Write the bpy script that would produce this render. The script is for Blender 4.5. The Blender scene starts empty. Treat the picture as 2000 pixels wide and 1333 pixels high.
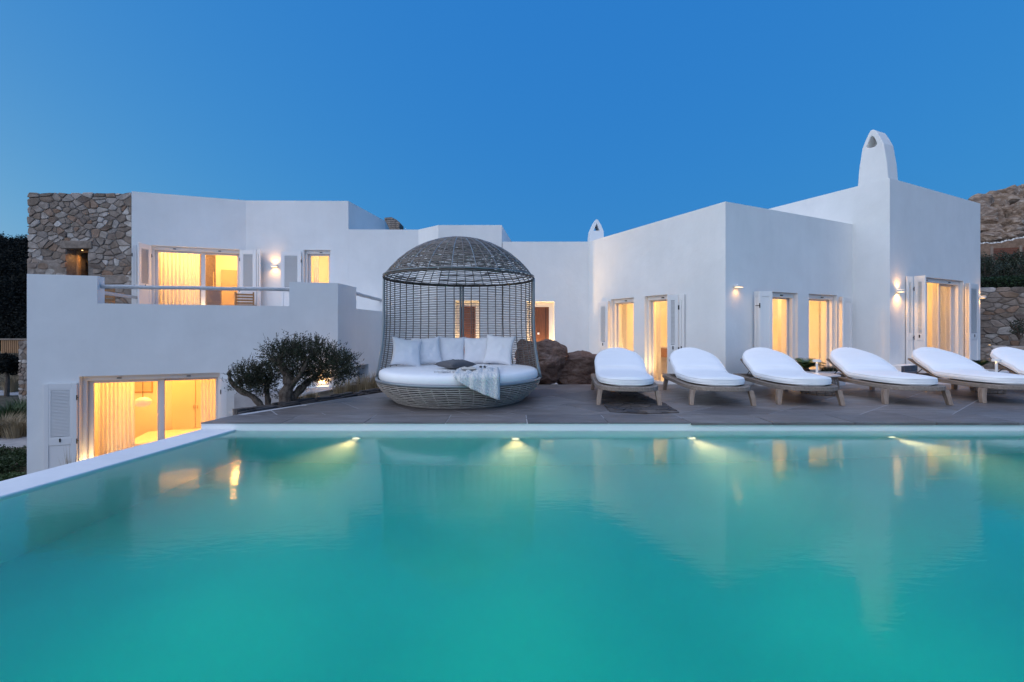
import bpy, bmesh, math, random
from mathutils import Vector, Matrix, noise
R = math.radians
random.seed(7)
SC = bpy.context.scene
COL = SC.collection

# ------------------------------------------------------------------ camera, sky, exposure
cam = bpy.data.objects.new('camera', bpy.data.cameras.new('camera'))
COL.objects.link(cam)
cam.location = (0, 0, 1.2)
cam.rotation_euler = (R(90), 0, 0)
cam.data.lens = 16.2
cam.data.sensor_width = 36
cam.data.shift_y = -0.01225
cam.data.clip_start = 0.05
cam.data.clip_end = 3000
SC.camera = cam

world = bpy.data.worlds.new('World')
SC.world = world
world.use_nodes = True
wn = world.node_tree
sky = wn.nodes.new('ShaderNodeTexSky')
sky.sky_type = 'NISHITA'
sky.sun_disc = False
sky.sun_elevation = R(2.0)
sky.sun_rotation = R(280)
sky.ozone_density = 4.0
sky.air_density = 1.0
sky.dust_density = 2.0
# dusk colour of the whole dome: the Nishita glow tinted, on an even deep blue
tint = wn.nodes.new('ShaderNodeVectorMath'); tint.operation = 'MULTIPLY_ADD'
tint.inputs[1].default_value = (0.37, 0.43, 0.11)
tint.inputs[2].default_value = (0.0265, 0.288, 1.055)
wn.links.new(sky.outputs[0], tint.inputs[0])
wn.links.new(tint.outputs[0], wn.nodes['Background'].inputs[0])
wn.nodes['Background'].inputs[1].default_value = 0.10

# the afterglow behind the camera: very soft, low and nearly colourless
sun = bpy.data.objects.new('sun', bpy.data.lights.new('sun', 'SUN'))
COL.objects.link(sun)
sun.data.energy = 0.45
sun.data.color = (0.97, 0.955, 0.96)
sun.data.angle = R(105)
sun.rotation_euler = Vector((0.60, 0.62, -0.75)).to_track_quat('-Z', 'Y').to_euler()

SC.view_settings.view_transform = 'Standard'
SC.view_settings.look = 'None'
SC.view_settings.gamma = 1
SC.view_settings.use_curve_mapping = False
SC.view_settings.exposure = 2.4
SC.render.engine = 'CYCLES'
SC.cycles.use_denoising = True
SC.cycles.max_bounces = 10
SC.cycles.diffuse_bounces = 4
SC.cycles.glossy_bounces = 4
SC.cycles.transmission_bounces = 8
SC.cycles.volume_bounces = 1
SC.cycles.transparent_max_bounces = 16
SC.cycles.sample_clamp_indirect = 3.0
SC.cycles.caustics_reflective = True
SC.cycles.caustics_refractive = True
SC.cycles.blur_glossy = 0.5

H = 1.2
FPX = 900.0
HY = 642.0

# ------------------------------------------------------------------ helpers: meshes
class MB:
    """collects geometry in local coordinates of matrix M"""
    def __init__(s, M=None):
        s.v = []; s.f = []; s.M = M
    def add(s, pts, faces):
        b = len(s.v)
        for p in pts:
            p = Vector(p)
            s.v.append(s.M @ p if s.M else p)
        s.f += [tuple(b + i for i in f) for f in faces]
        return s
    def box(s, x0, x1, y0, y1, z0, z1, T=None):
        P = [Vector((x, y, z)) for x in (x0, x1) for y in (y0, y1) for z in (z0, z1)]
        if T: P = [T @ p for p in P]
        return s.add(P, [(0,1,3,2),(4,6,7,5),(0,4,5,1),(2,3,7,6),(0,2,6,4),(1,5,7,3)])
    def prism(s, poly, z0, z1):
        n = len(poly)
        P = [(p[0], p[1], z0) for p in poly] + [(p[0], p[1], z1) for p in poly]
        F = [tuple(range(n))[::-1], tuple(range(n, 2*n))]
        F += [(i, (i+1) % n, n + (i+1) % n, n + i) for i in range(n)]
        return s.add(P, F)
    def extrude_y(s, poly, y0, y1):
        """poly of (x,z) extruded along y"""
        n = len(poly)
        P = [(p[0], y0, p[1]) for p in poly] + [(p[0], y1, p[1]) for p in poly]
        F = [tuple(range(n)), tuple(range(n, 2*n))[::-1]]
        F += [(i, n + i, n + (i+1) % n, (i+1) % n) for i in range(n)]
        return s.add(P, F)
    def tube(s, pts, r, n=6, closed=False, flat=1.0, cap=True):
        pts = [Vector(p) for p in pts]
        m = len(pts)
        rr = r if callable(r) else (lambda t: r)
        rings = []
        up = Vector((0, 0, 1))
        P = []
        prev = None
        for i, p in enumerate(pts):
            a = pts[(i-1) % m] if (closed or i > 0) else p
            b = pts[(i+1) % m] if (closed or i < m-1) else p
            t = (b - a)
            t = t.normalized() if t.length > 1e-9 else Vector((0, 0, 1))
            ref = prev if prev is not None else (up if abs(t.z) < 0.95 else Vector((1, 0, 0)))
            x = t.cross(ref)
            if x.length < 1e-6: x = t.cross(Vector((1, 0.3, 0)))
            x.normalize()
            y = x.cross(t).normalized()
            prev = y
            rad = rr(i / max(1, m-1))
            for k in range(n):
                an = 2*math.pi*k/n
                P.append(p + x*math.cos(an)*rad*flat + y*math.sin(an)*rad)
        F = []
        L = m if closed else m-1
        for i in range(L):
            j = (i+1) % m
            for k in range(n):
                F.append((i*n+k, i*n+(k+1) % n, j*n+(k+1) % n, j*n+k))
        if cap and not closed:
            F.append(tuple(range(n))[::-1]); F.append(tuple((m-1)*n+k for k in range(n)))
        return s.add(P, F)
    def lathe(s, prof, n=24, c=(0, 0, 0)):
        P = []
        for r, z in prof:
            for k in range(n):
                a = 2*math.pi*k/n
                P.append((c[0]+r*math.cos(a), c[1]+r*math.sin(a), c[2]+z))
        F = []
        for i in range(len(prof)-1):
            for k in range(n):
                F.append((i*n+k, i*n+(k+1) % n, (i+1)*n+(k+1) % n, (i+1)*n+k))
        F.append(tuple(range(n))[::-1]); F.append(tuple((len(prof)-1)*n+k for k in range(n)))
        return s.add(P, F)
    def mesh(s, name, mat=None, smooth=False, fix=True):
        me = bpy.data.meshes.new(name)
        me.from_pydata([tuple(v) for v in s.v], [], s.f)
        if fix:
            bm = bmesh.new(); bm.from_mesh(me)
            bmesh.ops.recalc_face_normals(bm, faces=bm.faces)
            bm.to_mesh(me); bm.free()
        if mat: me.materials.append(mat)
        if smooth: me.polygons.foreach_set('use_smooth', [True]*len(me.polygons))
        me.update()
        return me
    def build(s, name, mat, parent=None, smooth=False, bevel=0, seg=2, fix=True, sub=0):
        o = link(name, s.mesh(name, mat, smooth, fix), parent)
        if bevel:
            b = o.modifiers.new('Bevel', 'BEVEL'); b.width = bevel; b.segments = seg
            b.limit_method = 'ANGLE'; b.angle_limit = R(40)
        if sub:
            m = o.modifiers.new('Subsurf', 'SUBSURF'); m.levels = sub; m.render_levels = sub
        return o

def link(name, me, parent=None):
    o = bpy.data.objects.new(name, me)
    COL.objects.link(o)
    if parent is not None:
        o.parent = parent
        p = parent; M = Matrix.Identity(4)
        while p is not None:
            M = p.matrix_basis @ M if p.parent is None else p.matrix_parent_inverse @ p.matrix_basis @ M
            p = p.parent
        o.matrix_parent_inverse = M.inverted()
    return o

def tag(o, label=None, cat=None, group=None, kind=None):
    if label: o['label'] = label
    if cat: o['category'] = cat
    if group: o['group'] = group
    if kind: o['kind'] = kind
    return o

def thing(name, label, cat, loc=(0, 0, 0), rz=0, group=None):
    o = bpy.data.objects.new(name, None)
    COL.objects.link(o)
    o.empty_display_size = 0.2
    o.location = loc; o.rotation_euler = (0, 0, rz)
    return tag(o, label, cat, group)

def copy_tree(o, parent=None):
    c = o.copy(); COL.objects.link(c); c.parent = parent
    for ch in [k for k in COL.objects if k.parent == o]:
        copy_tree(ch, c)
    return c

def lamp(name, kind, loc, energy, color, parent=None, **kw):
    l = bpy.data.lights.new(name, kind)
    l.energy = energy; l.color = color
    for k, v in kw.items():
        if k != 'aim': setattr(l, k, v)
    o = link(name, l, parent)
    o.location = loc
    if 'aim' in kw:
        o.rotation_euler = Vector(kw['aim']).to_track_quat('-Z', 'Y').to_euler()
    return o

def pxx(px, D): return (px-1000)/FPX*D
def pz(py, D): return H-(py-HY)/FPX*D

class Facade:
    """a wall plane seen from outside: s runs to the right, t into the building"""
    def __init__(s, O, E):
        s.O = Vector(O); s.E = Vector(E)
        s.u = (s.E-s.O).normalized(); s.L = (s.E-s.O).length
        s.t = Vector((-s.u.y, s.u.x))
        s.M = Matrix(((s.u.x, s.t.x, 0, s.O.x), (s.u.y, s.t.y, 0, s.O.y), (0, 0, 1, 0), (0, 0, 0, 1)))
    def S(s, px, t=0):
        k = (px-1000)/FPX
        a = s.O+s.t*t
        return (k*a.y-a.x)/(s.u.x-k*s.u.y)
    def D(s, px, t=0): return (s.O+s.t*t+s.u*s.S(px, t)).y
    def Z(s, px, py, t=0): return pz(py, s.D(px, t))
    def P(s, a, t, z):
        q = s.O+s.u*a+s.t*t
        return Vector((q.x, q.y, z))

# ------------------------------------------------------------------ helpers: materials
def mat(name, color, rough=0.6, metal=0.0, spec=0.5):
    m = bpy.data.materials.new(name); m.use_nodes = True
    b = m.node_tree.nodes['Principled BSDF']
    b.inputs['Base Color'].default_value = (*color, 1)
    b.inputs['Roughness'].default_value = rough
    b.inputs['Metallic'].default_value = metal
    b.inputs['Specular IOR Level'].default_value = spec
    return m
def N(m, t, **kw):
    n = m.node_tree.nodes.new(t)
    for k, v in kw.items():
        if k.startswith('i_'): n.inputs[k[2:].replace('_', ' ')].default_value = v
        else: setattr(n, k, v)
    return n
def L(m, a, b): m.node_tree.links.new(a, b)
def ramp(m, src, stops, interp='LINEAR'):
    r = N(m, 'ShaderNodeValToRGB')
    r.color_ramp.interpolation = interp
    e = r.color_ramp.elements
    while len(e) > 2: e.remove(e[-1])
    e[0].position, e[0].color = stops[0][0], (*stops[0][1], 1)
    e[1].position, e[1].color = stops[-1][0], (*stops[-1][1], 1)
    for p, c in stops[1:-1]:
        q = e.new(p); q.color = (*c, 1)
    L(m, src, r.inputs[0])
    return r.outputs[0]
def coords(m, scale=(1, 1, 1), rot=(0, 0, 0), kind='Object', rnd=False):
    tc = N(m, 'ShaderNodeTexCoord'); mp = N(m, 'ShaderNodeMapping')
    if rnd:   # every piece samples its own part of the pattern
        oi = N(m, 'ShaderNodeObjectInfo'); ad = N(m, 'ShaderNodeVectorMath', operation='MULTIPLY_ADD')
        ad.inputs[1].default_value = (37.0, 53.0, 29.0)
        L(m, oi.outputs['Random'], ad.inputs[0]); L(m, tc.outputs[kind], ad.inputs[2])
        mp.inputs['Scale'].default_value = scale; mp.inputs['Rotation'].default_value = rot
        L(m, ad.outputs[0], mp.inputs[0]); return mp.outputs[0]
    mp.inputs['Scale'].default_value = scale; mp.inputs['Rotation'].default_value = rot
    L(m, tc.outputs[kind], mp.inputs[0]); return mp.outputs[0]
def tex(m, vec, scale, detail=4, rough=0.5, dist=0):
    n = N(m, 'ShaderNodeTexNoise'); n.inputs['Scale'].default_value = scale
    n.inputs['Detail'].default_value = detail; n.inputs['Roughness'].default_value = rough
    n.inputs['Distortion'].default_value = dist
    L(m, vec, n.inputs['Vector']); return n.outputs[0]
def bump(m, h, strength=0.3, dist=0.02, prev=None):
    b = N(m, 'ShaderNodeBump'); b.inputs['Strength'].default_value = strength; b.inputs['Distance'].default_value = dist
    L(m, h, b.inputs['Height'])
    if prev: L(m, prev, b.inputs['Normal'])
    L(m, b.outputs[0], m.node_tree.nodes['Principled BSDF'].inputs['Normal'])
    return b.outputs[0]
def base(m, c): L(m, c, m.node_tree.nodes['Principled BSDF'].inputs['Base Color'])
def mixc(m, fac, a, b, mode='MIX'):
    n = N(m, 'ShaderNodeMix', data_type='RGBA', blend_type=mode)
    for sock, val in ((n.inputs[0], fac), (n.inputs[6], a), (n.inputs[7], b)):
        if isinstance(val, (int, float)): sock.default_value = val
        elif isinstance(val, tuple): sock.default_value = (*val, 1)
        else: L(m, val, sock)
    return n.outputs[2]

def plaster(name, c1, c2, rough=0.85):
    m = mat(name, c1, rough, spec=0.25)
    v = coords(m)
    n1 = tex(m, v, 0.9, 5, 0.6, 0.4)
    n3 = tex(m, coords(m, (3.0, 3.0, 0.5)), 1.3, 4, 0.6)
    c = ramp(m, n1, [(0.3, c2), (0.7, c1)])
    c = mixc(m, ramp(m, n3, [(0.35, (0.12,)*3), (0.7, (0, 0, 0))]), c, tuple(x*0.82 for x in c2))
    base(m, c)
    n2 = tex(m, v, 14, 6, 0.65)
    n4 = tex(m, v, 2.2, 3, 0.5)
    b1 = bump(m, n4, 0.22, 0.05)
    bump(m, n2, 0.25, 0.010, b1)
    return m
M_PLASTER = plaster('white_plaster', (0.785, 0.79, 0.785), (0.71, 0.715, 0.71))
M_COPING = plaster('pool_coping_plaster', (0.80, 0.79, 0.79), (0.70, 0.69, 0.70))
M_ROOM = plaster('room_plaster', (0.80, 0.74, 0.62), (0.78, 0.72, 0.60))
M_SHUT = mat('white_painted_wood', (0.74, 0.73, 0.72), 0.45)
M_FRAME = mat('window_frame_paint', (0.66, 0.63, 0.62), 0.4)
M_BLACK = mat('dark_iron', (0.03, 0.028, 0.028), 0.45, 0.6)
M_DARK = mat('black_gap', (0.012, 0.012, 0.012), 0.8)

def wood(name, c1, c2, c3, axis=(1, 14, 14), rough=0.75, sc=3.0):
    m = mat(name, c1, rough)
    v = coords(m, axis)
    n = tex(m, v, sc, 6, 0.65, 0.6)
    n2 = tex(m, coords(m), 1.6, 3)
    c = ramp(m, n, [(0.28, c1), (0.5, c2), (0.72, c3)])
    c = mixc(m, ramp(m, n2, [(0.4, (0, 0, 0)), (0.75, (0.45,)*3)]), c, c1)
    oi = N(m, 'ShaderNodeObjectInfo')
    c = mixc(m, 1.0, c, ramp(m, oi.outputs['Random'], [(0, (0.86,)*3), (1, (1.1, 1.08, 1.06))]), 'MULTIPLY')
    base(m, c)
    bump(m, n, 0.4, 0.006)
    return m
M_TEAK = wood('weathered_teak', (0.15, 0.115, 0.09), (0.25, 0.20, 0.165), (0.36, 0.31, 0.27), (14, 1, 14))
M_TEAKV = wood('weathered_teak_leg', (0.17, 0.125, 0.095), (0.30, 0.225, 0.175), (0.40, 0.32, 0.265), (14, 14, 1))
M_POLE = wood('whitewashed_pole', (0.34, 0.35, 0.37), (0.48, 0.49, 0.51), (0.6, 0.6, 0.62), (2, 14, 14))
M_DOORWOOD = wood('brown_panelled_wood', (0.10, 0.035, 0.019), (0.15, 0.053, 0.03), (0.19, 0.072, 0.042), (14, 14, 1))
M_SLATWOOD = wood('orange_brown_wood', (0.25, 0.13, 0.06), (0.34, 0.18, 0.08), (0.42, 0.24, 0.12), (14, 14, 1))

def fabric(name, c, wrinkle=0.4, sc=8, rough=0.9, stretch=(1, 1, 1)):
    m = mat(name, c, rough, spec=0.15)
    m.node_tree.nodes['Principled BSDF'].inputs['Sheen Weight'].default_value = 0.15
    n1 = tex(m, coords(m, stretch), sc, 3, 0.5, 0.8)
    n2 = tex(m, coords(m, (60, 60, 60)), 6, 2)
    b = bump(m, n1, wrinkle, 0.03)
    bump(m, n2, 0.12, 0.002, b)
    base(m, ramp(m, n1, [(0.2, tuple(x*0.93 for x in c)), (0.8, c)]))
    return m
M_MATTRESS = fabric('white_outdoor_fabric', (0.87, 0.87, 0.88), 0.25, 2.4, stretch=(0.7, 2.2, 2))
M_BEDMAT = fabric('white_cotton_cover', (0.87, 0.87, 0.88), 0.35, 3.2, stretch=(1, 1, 0.2))
M_CUSHION = fabric('white_cushion_cotton', (0.86, 0.86, 0.88), 0.5, 5)
M_GREYC = fabric('grey_cushion_cotton', (0.11, 0.11, 0.12), 0.3, 6)
M_BLANKET = fabric('cream_knit_wool', (0.74, 0.73, 0.71), 0.3, 7)
def knit(m):
    w = N(m, 'ShaderNodeTexWave'); w.inputs['Scale'].default_value = 9; w.inputs['Distortion'].default_value = 5
    w.inputs['Detail'].default_value = 1; w.inputs['Detail Scale'].default_value = 3
    L(m, coords(m, (1, 1, 1), (0.2, 0.6, 0.3)), w.inputs['Vector'])
    bump(m, w.outputs['Fac'], 0.7, 0.012)
knit(M_BLANKET)

def wicker(name, c1, c2):
    m = mat(name, c1, 0.55)
    n = tex(m, coords(m, (1, 1, 4)), 9, 4, 0.7)
    base(m, ramp(m, n, [(0.3, c1), (0.7, c2)]))
    return m
M_WICK = wicker('grey_synthetic_rattan', (0.12, 0.10, 0.085), (0.24, 0.21, 0.185))
M_WICKPALE = wicker('pale_synthetic_rattan', (0.27, 0.24, 0.21), (0.46, 0.42, 0.38))
M_PIPE = mat('grey_coated_tube', (0.22, 0.25, 0.27), 0.35, 0.3)
M_PIPED = mat('dark_brown_tube', (0.07, 0.055, 0.045), 0.45)

def stone(name, cols, sc=6, rough=0.9, bstr=0.6, bd=0.02):
    m = mat(name, cols[0], rough, spec=0.2)
    oi = N(m, 'ShaderNodeObjectInfo')
    n = len(cols)
    c = ramp(m, oi.outputs['Random'], [(i/(n-1), cc) for i, cc in enumerate(cols)])
    v = coords(m, rnd=True)
    n1 = tex(m, v, sc, 8, 0.65, 0.5)
    n2 = tex(m, v, sc*0.35, 3, 0.5)
    c = mixc(m, 1.0, c, ramp(m, n1, [(0.3, (0.62, 0.60, 0.58)), (0.7, (1.25, 1.22, 1.2))]), 'MULTIPLY')
    c = mixc(m, ramp(m, n2, [(0.5, (0, 0, 0)), (0.72, (0.32,)*3)]), c, (0.20, 0.13, 0.075))
    base(m, c)
    bump(m, n1, bstr, bd)
    return m
M_STONE = stone('rubble_stone', [(0.17, 0.125, 0.10), (0.40, 0.36, 0.33), (0.21, 0.17, 0.14), (0.29, 0.25, 0.22), (0.15, 0.12, 0.105), (0.60, 0.57, 0.54), (0.23, 0.19, 0.16), (0.26, 0.17, 0.12), (0.33, 0.29, 0.26), (0.19, 0.155, 0.13), (0.50, 0.47, 0.45)])
M_MORTAR = stone('grey_mortar', [(0.20, 0.18, 0.165), (0.20, 0.18, 0.165)], 14)
M_SLATE = stone('dark_slate', [(0.06, 0.06, 0.07), (0.11, 0.10, 0.10), (0.045, 0.045, 0.052), (0.16, 0.14, 0.13), (0.08, 0.07, 0.07)], 9)
M_SLATEBASE = stone('slate_joint', [(0.04, 0.037, 0.035), (0.04, 0.037, 0.035)], 14)

def rockmat(name, a, b, c3, sc=1.6, ck=0.6):
    m = mat(name, a, 0.95, spec=0.15)
    v = coords(m, (1, 1, 2.2))
    n1 = tex(m, v, sc, 9, 0.62, 0.9)
    n2 = tex(m, v, sc*6, 6, 0.7)
    vo = N(m, 'ShaderNodeTexVoronoi', feature='DISTANCE_TO_EDGE'); vo.inputs['Scale'].default_value = sc*2.0
    L(m, tex_vec(m, v, n1), vo.inputs['Vector'])
    c = ramp(m, n1, [(0.3, a), (0.5, b), (0.72, c3)])
    c = mixc(m, ramp(m, vo.outputs[0], [(0.0, (ck,)*3), (0.03, (0, 0, 0))]), c, tuple(x*0.3 for x in a))  # crevice shade put into the colour along the cracks
    base(m, c)
    b1 = bump(m, n1, 0.8, 0.12)
    b2 = bump(m, ramp(m, vo.outputs[0], [(0, (0, 0, 0)), (0.06, (1, 1, 1))]), 0.5*ck, 0.05, b1)
    bump(m, n2, 0.6, 0.02, b2)
    return m
def tex_vec(m, v, n1):
    mx = N(m, 'ShaderNodeMix', data_type='RGBA'); mx.inputs[0].default_value = 0.12
    L(m, v, mx.inputs[6]); L(m, n1, mx.inputs[7]); return mx.outputs[2]
M_BOULDER = rockmat('brown_granite', (0.075, 0.045, 0.035), (0.15, 0.095, 0.075), (0.27, 0.195, 0.165), 2.6, 0.4)
M_HILLROCK = rockmat('hill_granite', (0.12, 0.075, 0.05), (0.27, 0.195, 0.145), (0.48, 0.41, 0.35), 1.5, 0.5)

def tilemat():
    m = mat('streaked_grey_paving', (0.14, 0.13, 0.13), 0.5, spec=0.4)
    oi = N(m, 'ShaderNodeObjectInfo')
    n1 = tex(m, coords(m, (1.0, 7, 7), rnd=True), 1.5, 8, 0.7, 1.3)
    n2 = tex(m, coords(m, rnd=True), 1.3, 5, 0.65, 0.8)
    n3 = tex(m, coords(m, (2, 16, 16), rnd=True), 4.0, 5, 0.7, 0.4)
    c = ramp(m, n1, [(0.25, (0.07, 0.062, 0.062)), (0.45, (0.145, 0.13, 0.127)), (0.62, (0.205, 0.19, 0.187)), (0.8, (0.36, 0.345, 0.34))])
    c = mixc(m, ramp(m, n2, [(0.4, (0, 0, 0)), (0.7, (0.5,)*3)]), c, (0.15, 0.115, 0.095))
    c = mixc(m, ramp(m, n3, [(0.55, (0, 0, 0)), (0.8, (0.35,)*3)]), c, (0.38, 0.365, 0.36))
    c = mixc(m, 1.0, c, ramp(m, oi.outputs['Random'], [(0, (0.78, 0.79, 0.82)), (0.5, (1, 1, 1)), (1, (1.3, 1.29, 1.28))]), 'MULTIPLY')
    base(m, c)
    b = bump(m, n1, 0.35, 0.006)
    bump(m, n3, 0.3, 0.003, b)
    return m
M_TILE = tilemat()
M_GROUT = mat('pale_grout', (0.42, 0.42, 0.44), 0.9)
M_EARTH = mat('dry_earth', (0.10, 0.08, 0.06), 0.95, spec=0.1)
base(M_EARTH, ramp(M_EARTH, tex(M_EARTH, coords(M_EARTH), 2.5, 8, 0.65), [(0.3, (0.05, 0.042, 0.03)), (0.7, (0.14, 0.115, 0.085))]))
bump(M_EARTH, tex(M_EARTH, coords(M_EARTH), 6, 6, 0.6), 0.6, 0.05)
M_SCRUB = mat('dark_scrub_earth', (0.05, 0.04, 0.03), 0.95, spec=0.1)
base(M_SCRUB, ramp(M_SCRUB, tex(M_SCRUB, coords(M_SCRUB), 1.8, 8, 0.7), [(0.35, (0.018, 0.016, 0.012)), (0.65, (0.09, 0.065, 0.045))]))
bump(M_SCRUB, tex(M_SCRUB, coords(M_SCRUB), 3, 7, 0.65), 0.9, 0.15)
M_PATH = mat('pale_garden_paving', (0.34, 0.33, 0.34), 0.9)
base(M_PATH, ramp(M_PATH, tex(M_PATH, coords(M_PATH), 3, 6), [(0.3, (0.26, 0.25, 0.26)), (0.7, (0.38, 0.365, 0.37))]))

def leafmat(name, a, b, rough=0.55):
    m = mat(name, a, rough, spec=0.3)
    g = N(m, 'ShaderNodeNewGeometry')
    base(m, ramp(m, g.outputs['Random Per Island'], [(0, a), (1, b)]))
    return m
M_OLIVE = leafmat('olive_leaf', (0.018, 0.022, 0.011), (0.062, 0.062, 0.034))
M_HEDGE = leafmat('dark_hedge_leaf', (0.010, 0.026, 0.007), (0.026, 0.052, 0.015))
M_SHRUB = leafmat('grey_green_leaf', (0.020, 0.028, 0.017), (0.058, 0.070, 0.045))
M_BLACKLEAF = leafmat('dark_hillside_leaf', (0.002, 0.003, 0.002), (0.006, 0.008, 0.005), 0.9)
M_CYCAD = leafmat('cycad_leaf', (0.02, 0.05, 0.018), (0.06, 0.11, 0.035), 0.35)
M_STRAW = leafmat('straw_blade', (0.20, 0.15, 0.085), (0.40, 0.31, 0.19))
M_GREENB = leafmat('green_blade', (0.03, 0.06, 0.02), (0.07, 0.11, 0.04))
M_BARK = mat('olive_bark', (0.12, 0.09, 0.07), 0.95, spec=0.1)
_n = tex(M_BARK, coords(M_BARK, (5, 5, 1.3)), 5, 7, 0.7, 1)
base(M_BARK, ramp(M_BARK, _n, [(0.3, (0.05, 0.035, 0.028)), (0.7, (0.20, 0.16, 0.13))])); bump(M_BARK, _n, 1.0, 0.03)

def emis(name, col, s):
    m = mat(name, (0.8, 0.8, 0.8), 0.5)
    b = m.node_tree.nodes['Principled BSDF']
    b.inputs['Emission Color'].default_value = (*col, 1); b.inputs['Emission Strength'].default_value = s
    return m
WARM = (1.0, 0.47, 0.11)
M_GLOW = emis('warm_lamp_glow', (1.0, 0.58, 0.22), 0.8)
M_GLOWSOFT = emis('soft_lamp_shade', (1.0, 0.62, 0.28), 0.35)
M_POOLGLOW = emis('pool_lamp_glow', (1.0, 0.66, 0.38), 0.4)

def glassmat():
    m = bpy.data.materials.new('window_glass'); m.use_nodes = True
    nt = m.node_tree; nt.nodes.remove(nt.nodes['Principled BSDF'])
    tr = nt.nodes.new('ShaderNodeBsdfTransparent'); gl = nt.nodes.new('ShaderNodeBsdfGlossy')
    gl.inputs['Roughness'].default_value = 0.01
    fr = nt.nodes.new('ShaderNodeFresnel'); fr.inputs[0].default_value = 1.5
    ge = nt.nodes.new('ShaderNodeNewGeometry'); mr = nt.nodes.new('ShaderNodeMapRange')
    mr.inputs['To Min'].default_value = 1.5; mr.inputs['To Max'].default_value = 1/1.5
    nt.links.new(ge.outputs['Backfacing'], mr.inputs['Value']); nt.links.new(mr.outputs[0], fr.inputs[0])
    mx = nt.nodes.new('ShaderNodeMixShader')
    nt.links.new(fr.outputs[0], mx.inputs[0]); nt.links.new(tr.outputs[0], mx.inputs[1]); nt.links.new(gl.outputs[0], mx.inputs[2])
    nt.links.new(mx.outputs[0], nt.nodes['Material Output'].inputs[0])
    return m
M_GLASS = glassmat()
def sheer():
    m = bpy.data.materials.new('sheer_curtain'); m.use_nodes = True
    nt = m.node_tree; b = nt.nodes['Principled BSDF']
    b.inputs['Base Color'].default_value = (0.74, 0.76, 0.80, 1); b.inputs['Roughness'].default_value = 0.9
    tl = nt.nodes.new('ShaderNodeBsdfTranslucent'); tl.inputs[0].default_value = (0.74, 0.76, 0.80, 1)
    mx = nt.nodes.new('ShaderNodeMixShader'); mx.inputs[0].default_value = 0.7
    nt.links.new(b.outputs[0], mx.inputs[1]); nt.links.new(tl.outputs[0], mx.inputs[2])
    nt.links.new(mx.outputs[0], nt.nodes['Material Output'].inputs[0])
    return m
M_CURTAIN = sheer()

# ------------------------------------------------------------------ solids with openings
def cutter_obj(mb):
    o = mb.build('cutter', None)
    return o
def carve(name, mb, cutters, material, parent, bevel=0.04, room=None):
    """mb: solid, cutters: list of MB; returns ONE mesh object"""
    o = link('tmp', mb.mesh('tmp', material))
    o.data.materials.append(material)
    cs = []
    for c in cutters:
        co = link('cut', c.mesh('cut', material)); cs.append(co)
        md = o.modifiers.new('B', 'BOOLEAN'); md.operation = 'DIFFERENCE'; md.object = co; md.solver = 'EXACT'
    if bevel:
        b = o.modifiers.new('Bevel', 'BEVEL'); b.width = bevel; b.segments = 4
        b.limit_method = 'ANGLE'; b.angle_limit = R(40)
    dg = bpy.context.evaluated_depsgraph_get()
    me = bpy.data.meshes.new_from_object(o.evaluated_get(dg))
    me.name = name
    me.materials.clear(); me.materials.append(material)
    bpy.data.objects.remove(o)
    for c in cs: bpy.data.objects.remove(c)
    return link(name, me, parent)

# ------------------------------------------------------------------ the ground, pool and terrace
GZ = -2.05
FZ = -0.21          # floor of the house and its paved strip
def kz(*pts, k=1.3): return [(x*k, y*k) for x, y in pts]

g = MB(); g.box(-900, 900, -900, 900, GZ-0.3, GZ)
tag(g.build('ground', M_EARTH), kind='structure')

WZ = -0.105
YW = 5.88           # inner face of the far pool wall
# left edge of the pool: inner line
def edge_x(y): return -3.52+(y-5.85)*(0.39/2.33)
Y0 = 1.0
def plasterpool():
    m = mat('pool_plaster', (0.06, 0.58, 0.58), 0.7)
    n = tex(m, coords(m), 1.1, 4)
    base(m, ramp(m, n, [(0.3, (0.03, 0.57, 0.53)), (0.7, (0.06, 0.65, 0.60))]))
    return m
M_POOL = plasterpool()
pool = thing('pool_basin', 'long rectangular swimming pool basin in front of the terrace', 'pool', (2, 3, -1.6))
pool['kind'] = 'structure'
b = MB()
PB = -1.55
poly = [(edge_x(Y0), Y0), (13, Y0), (13, YW), (edge_x(YW), YW)]
b.prism(poly, PB-0.2, PB)
b.build('pool_floor', M_POOL, pool)
b = MB(); b.box(edge_x(YW)-0.45, 13.3, YW, YW+0.30, -2.0, -0.0125)
b.build('far_pool_wall', plaster('white_pool_render', (0.88, 0.88, 0.87), (0.85, 0.85, 0.84)), pool)
b = MB()
ctop = -0.082
b.prism([(edge_x(Y0-0.5)-0.45, Y0-0.5), (edge_x(Y0-0.5), Y0-0.5), (edge_x(YW-0.004), YW-0.004), (edge_x(YW-0.004)-0.45, YW-0.004)], -2.0, ctop)
b.build('left_coping', M_COPING, pool, bevel=0.012)
b = MB(); b.box(edge_x(Y0)+0.02, 13.3, Y0-0.5, Y0, -2.0, -0.06); b.build('near_pool_wall', M_PLASTER, pool)
b = MB(); b.box(13, 13.3, Y0+0.002, YW-0.002, -2.0, -0.06); b.build('right_pool_wall', M_PLASTER, pool)

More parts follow.
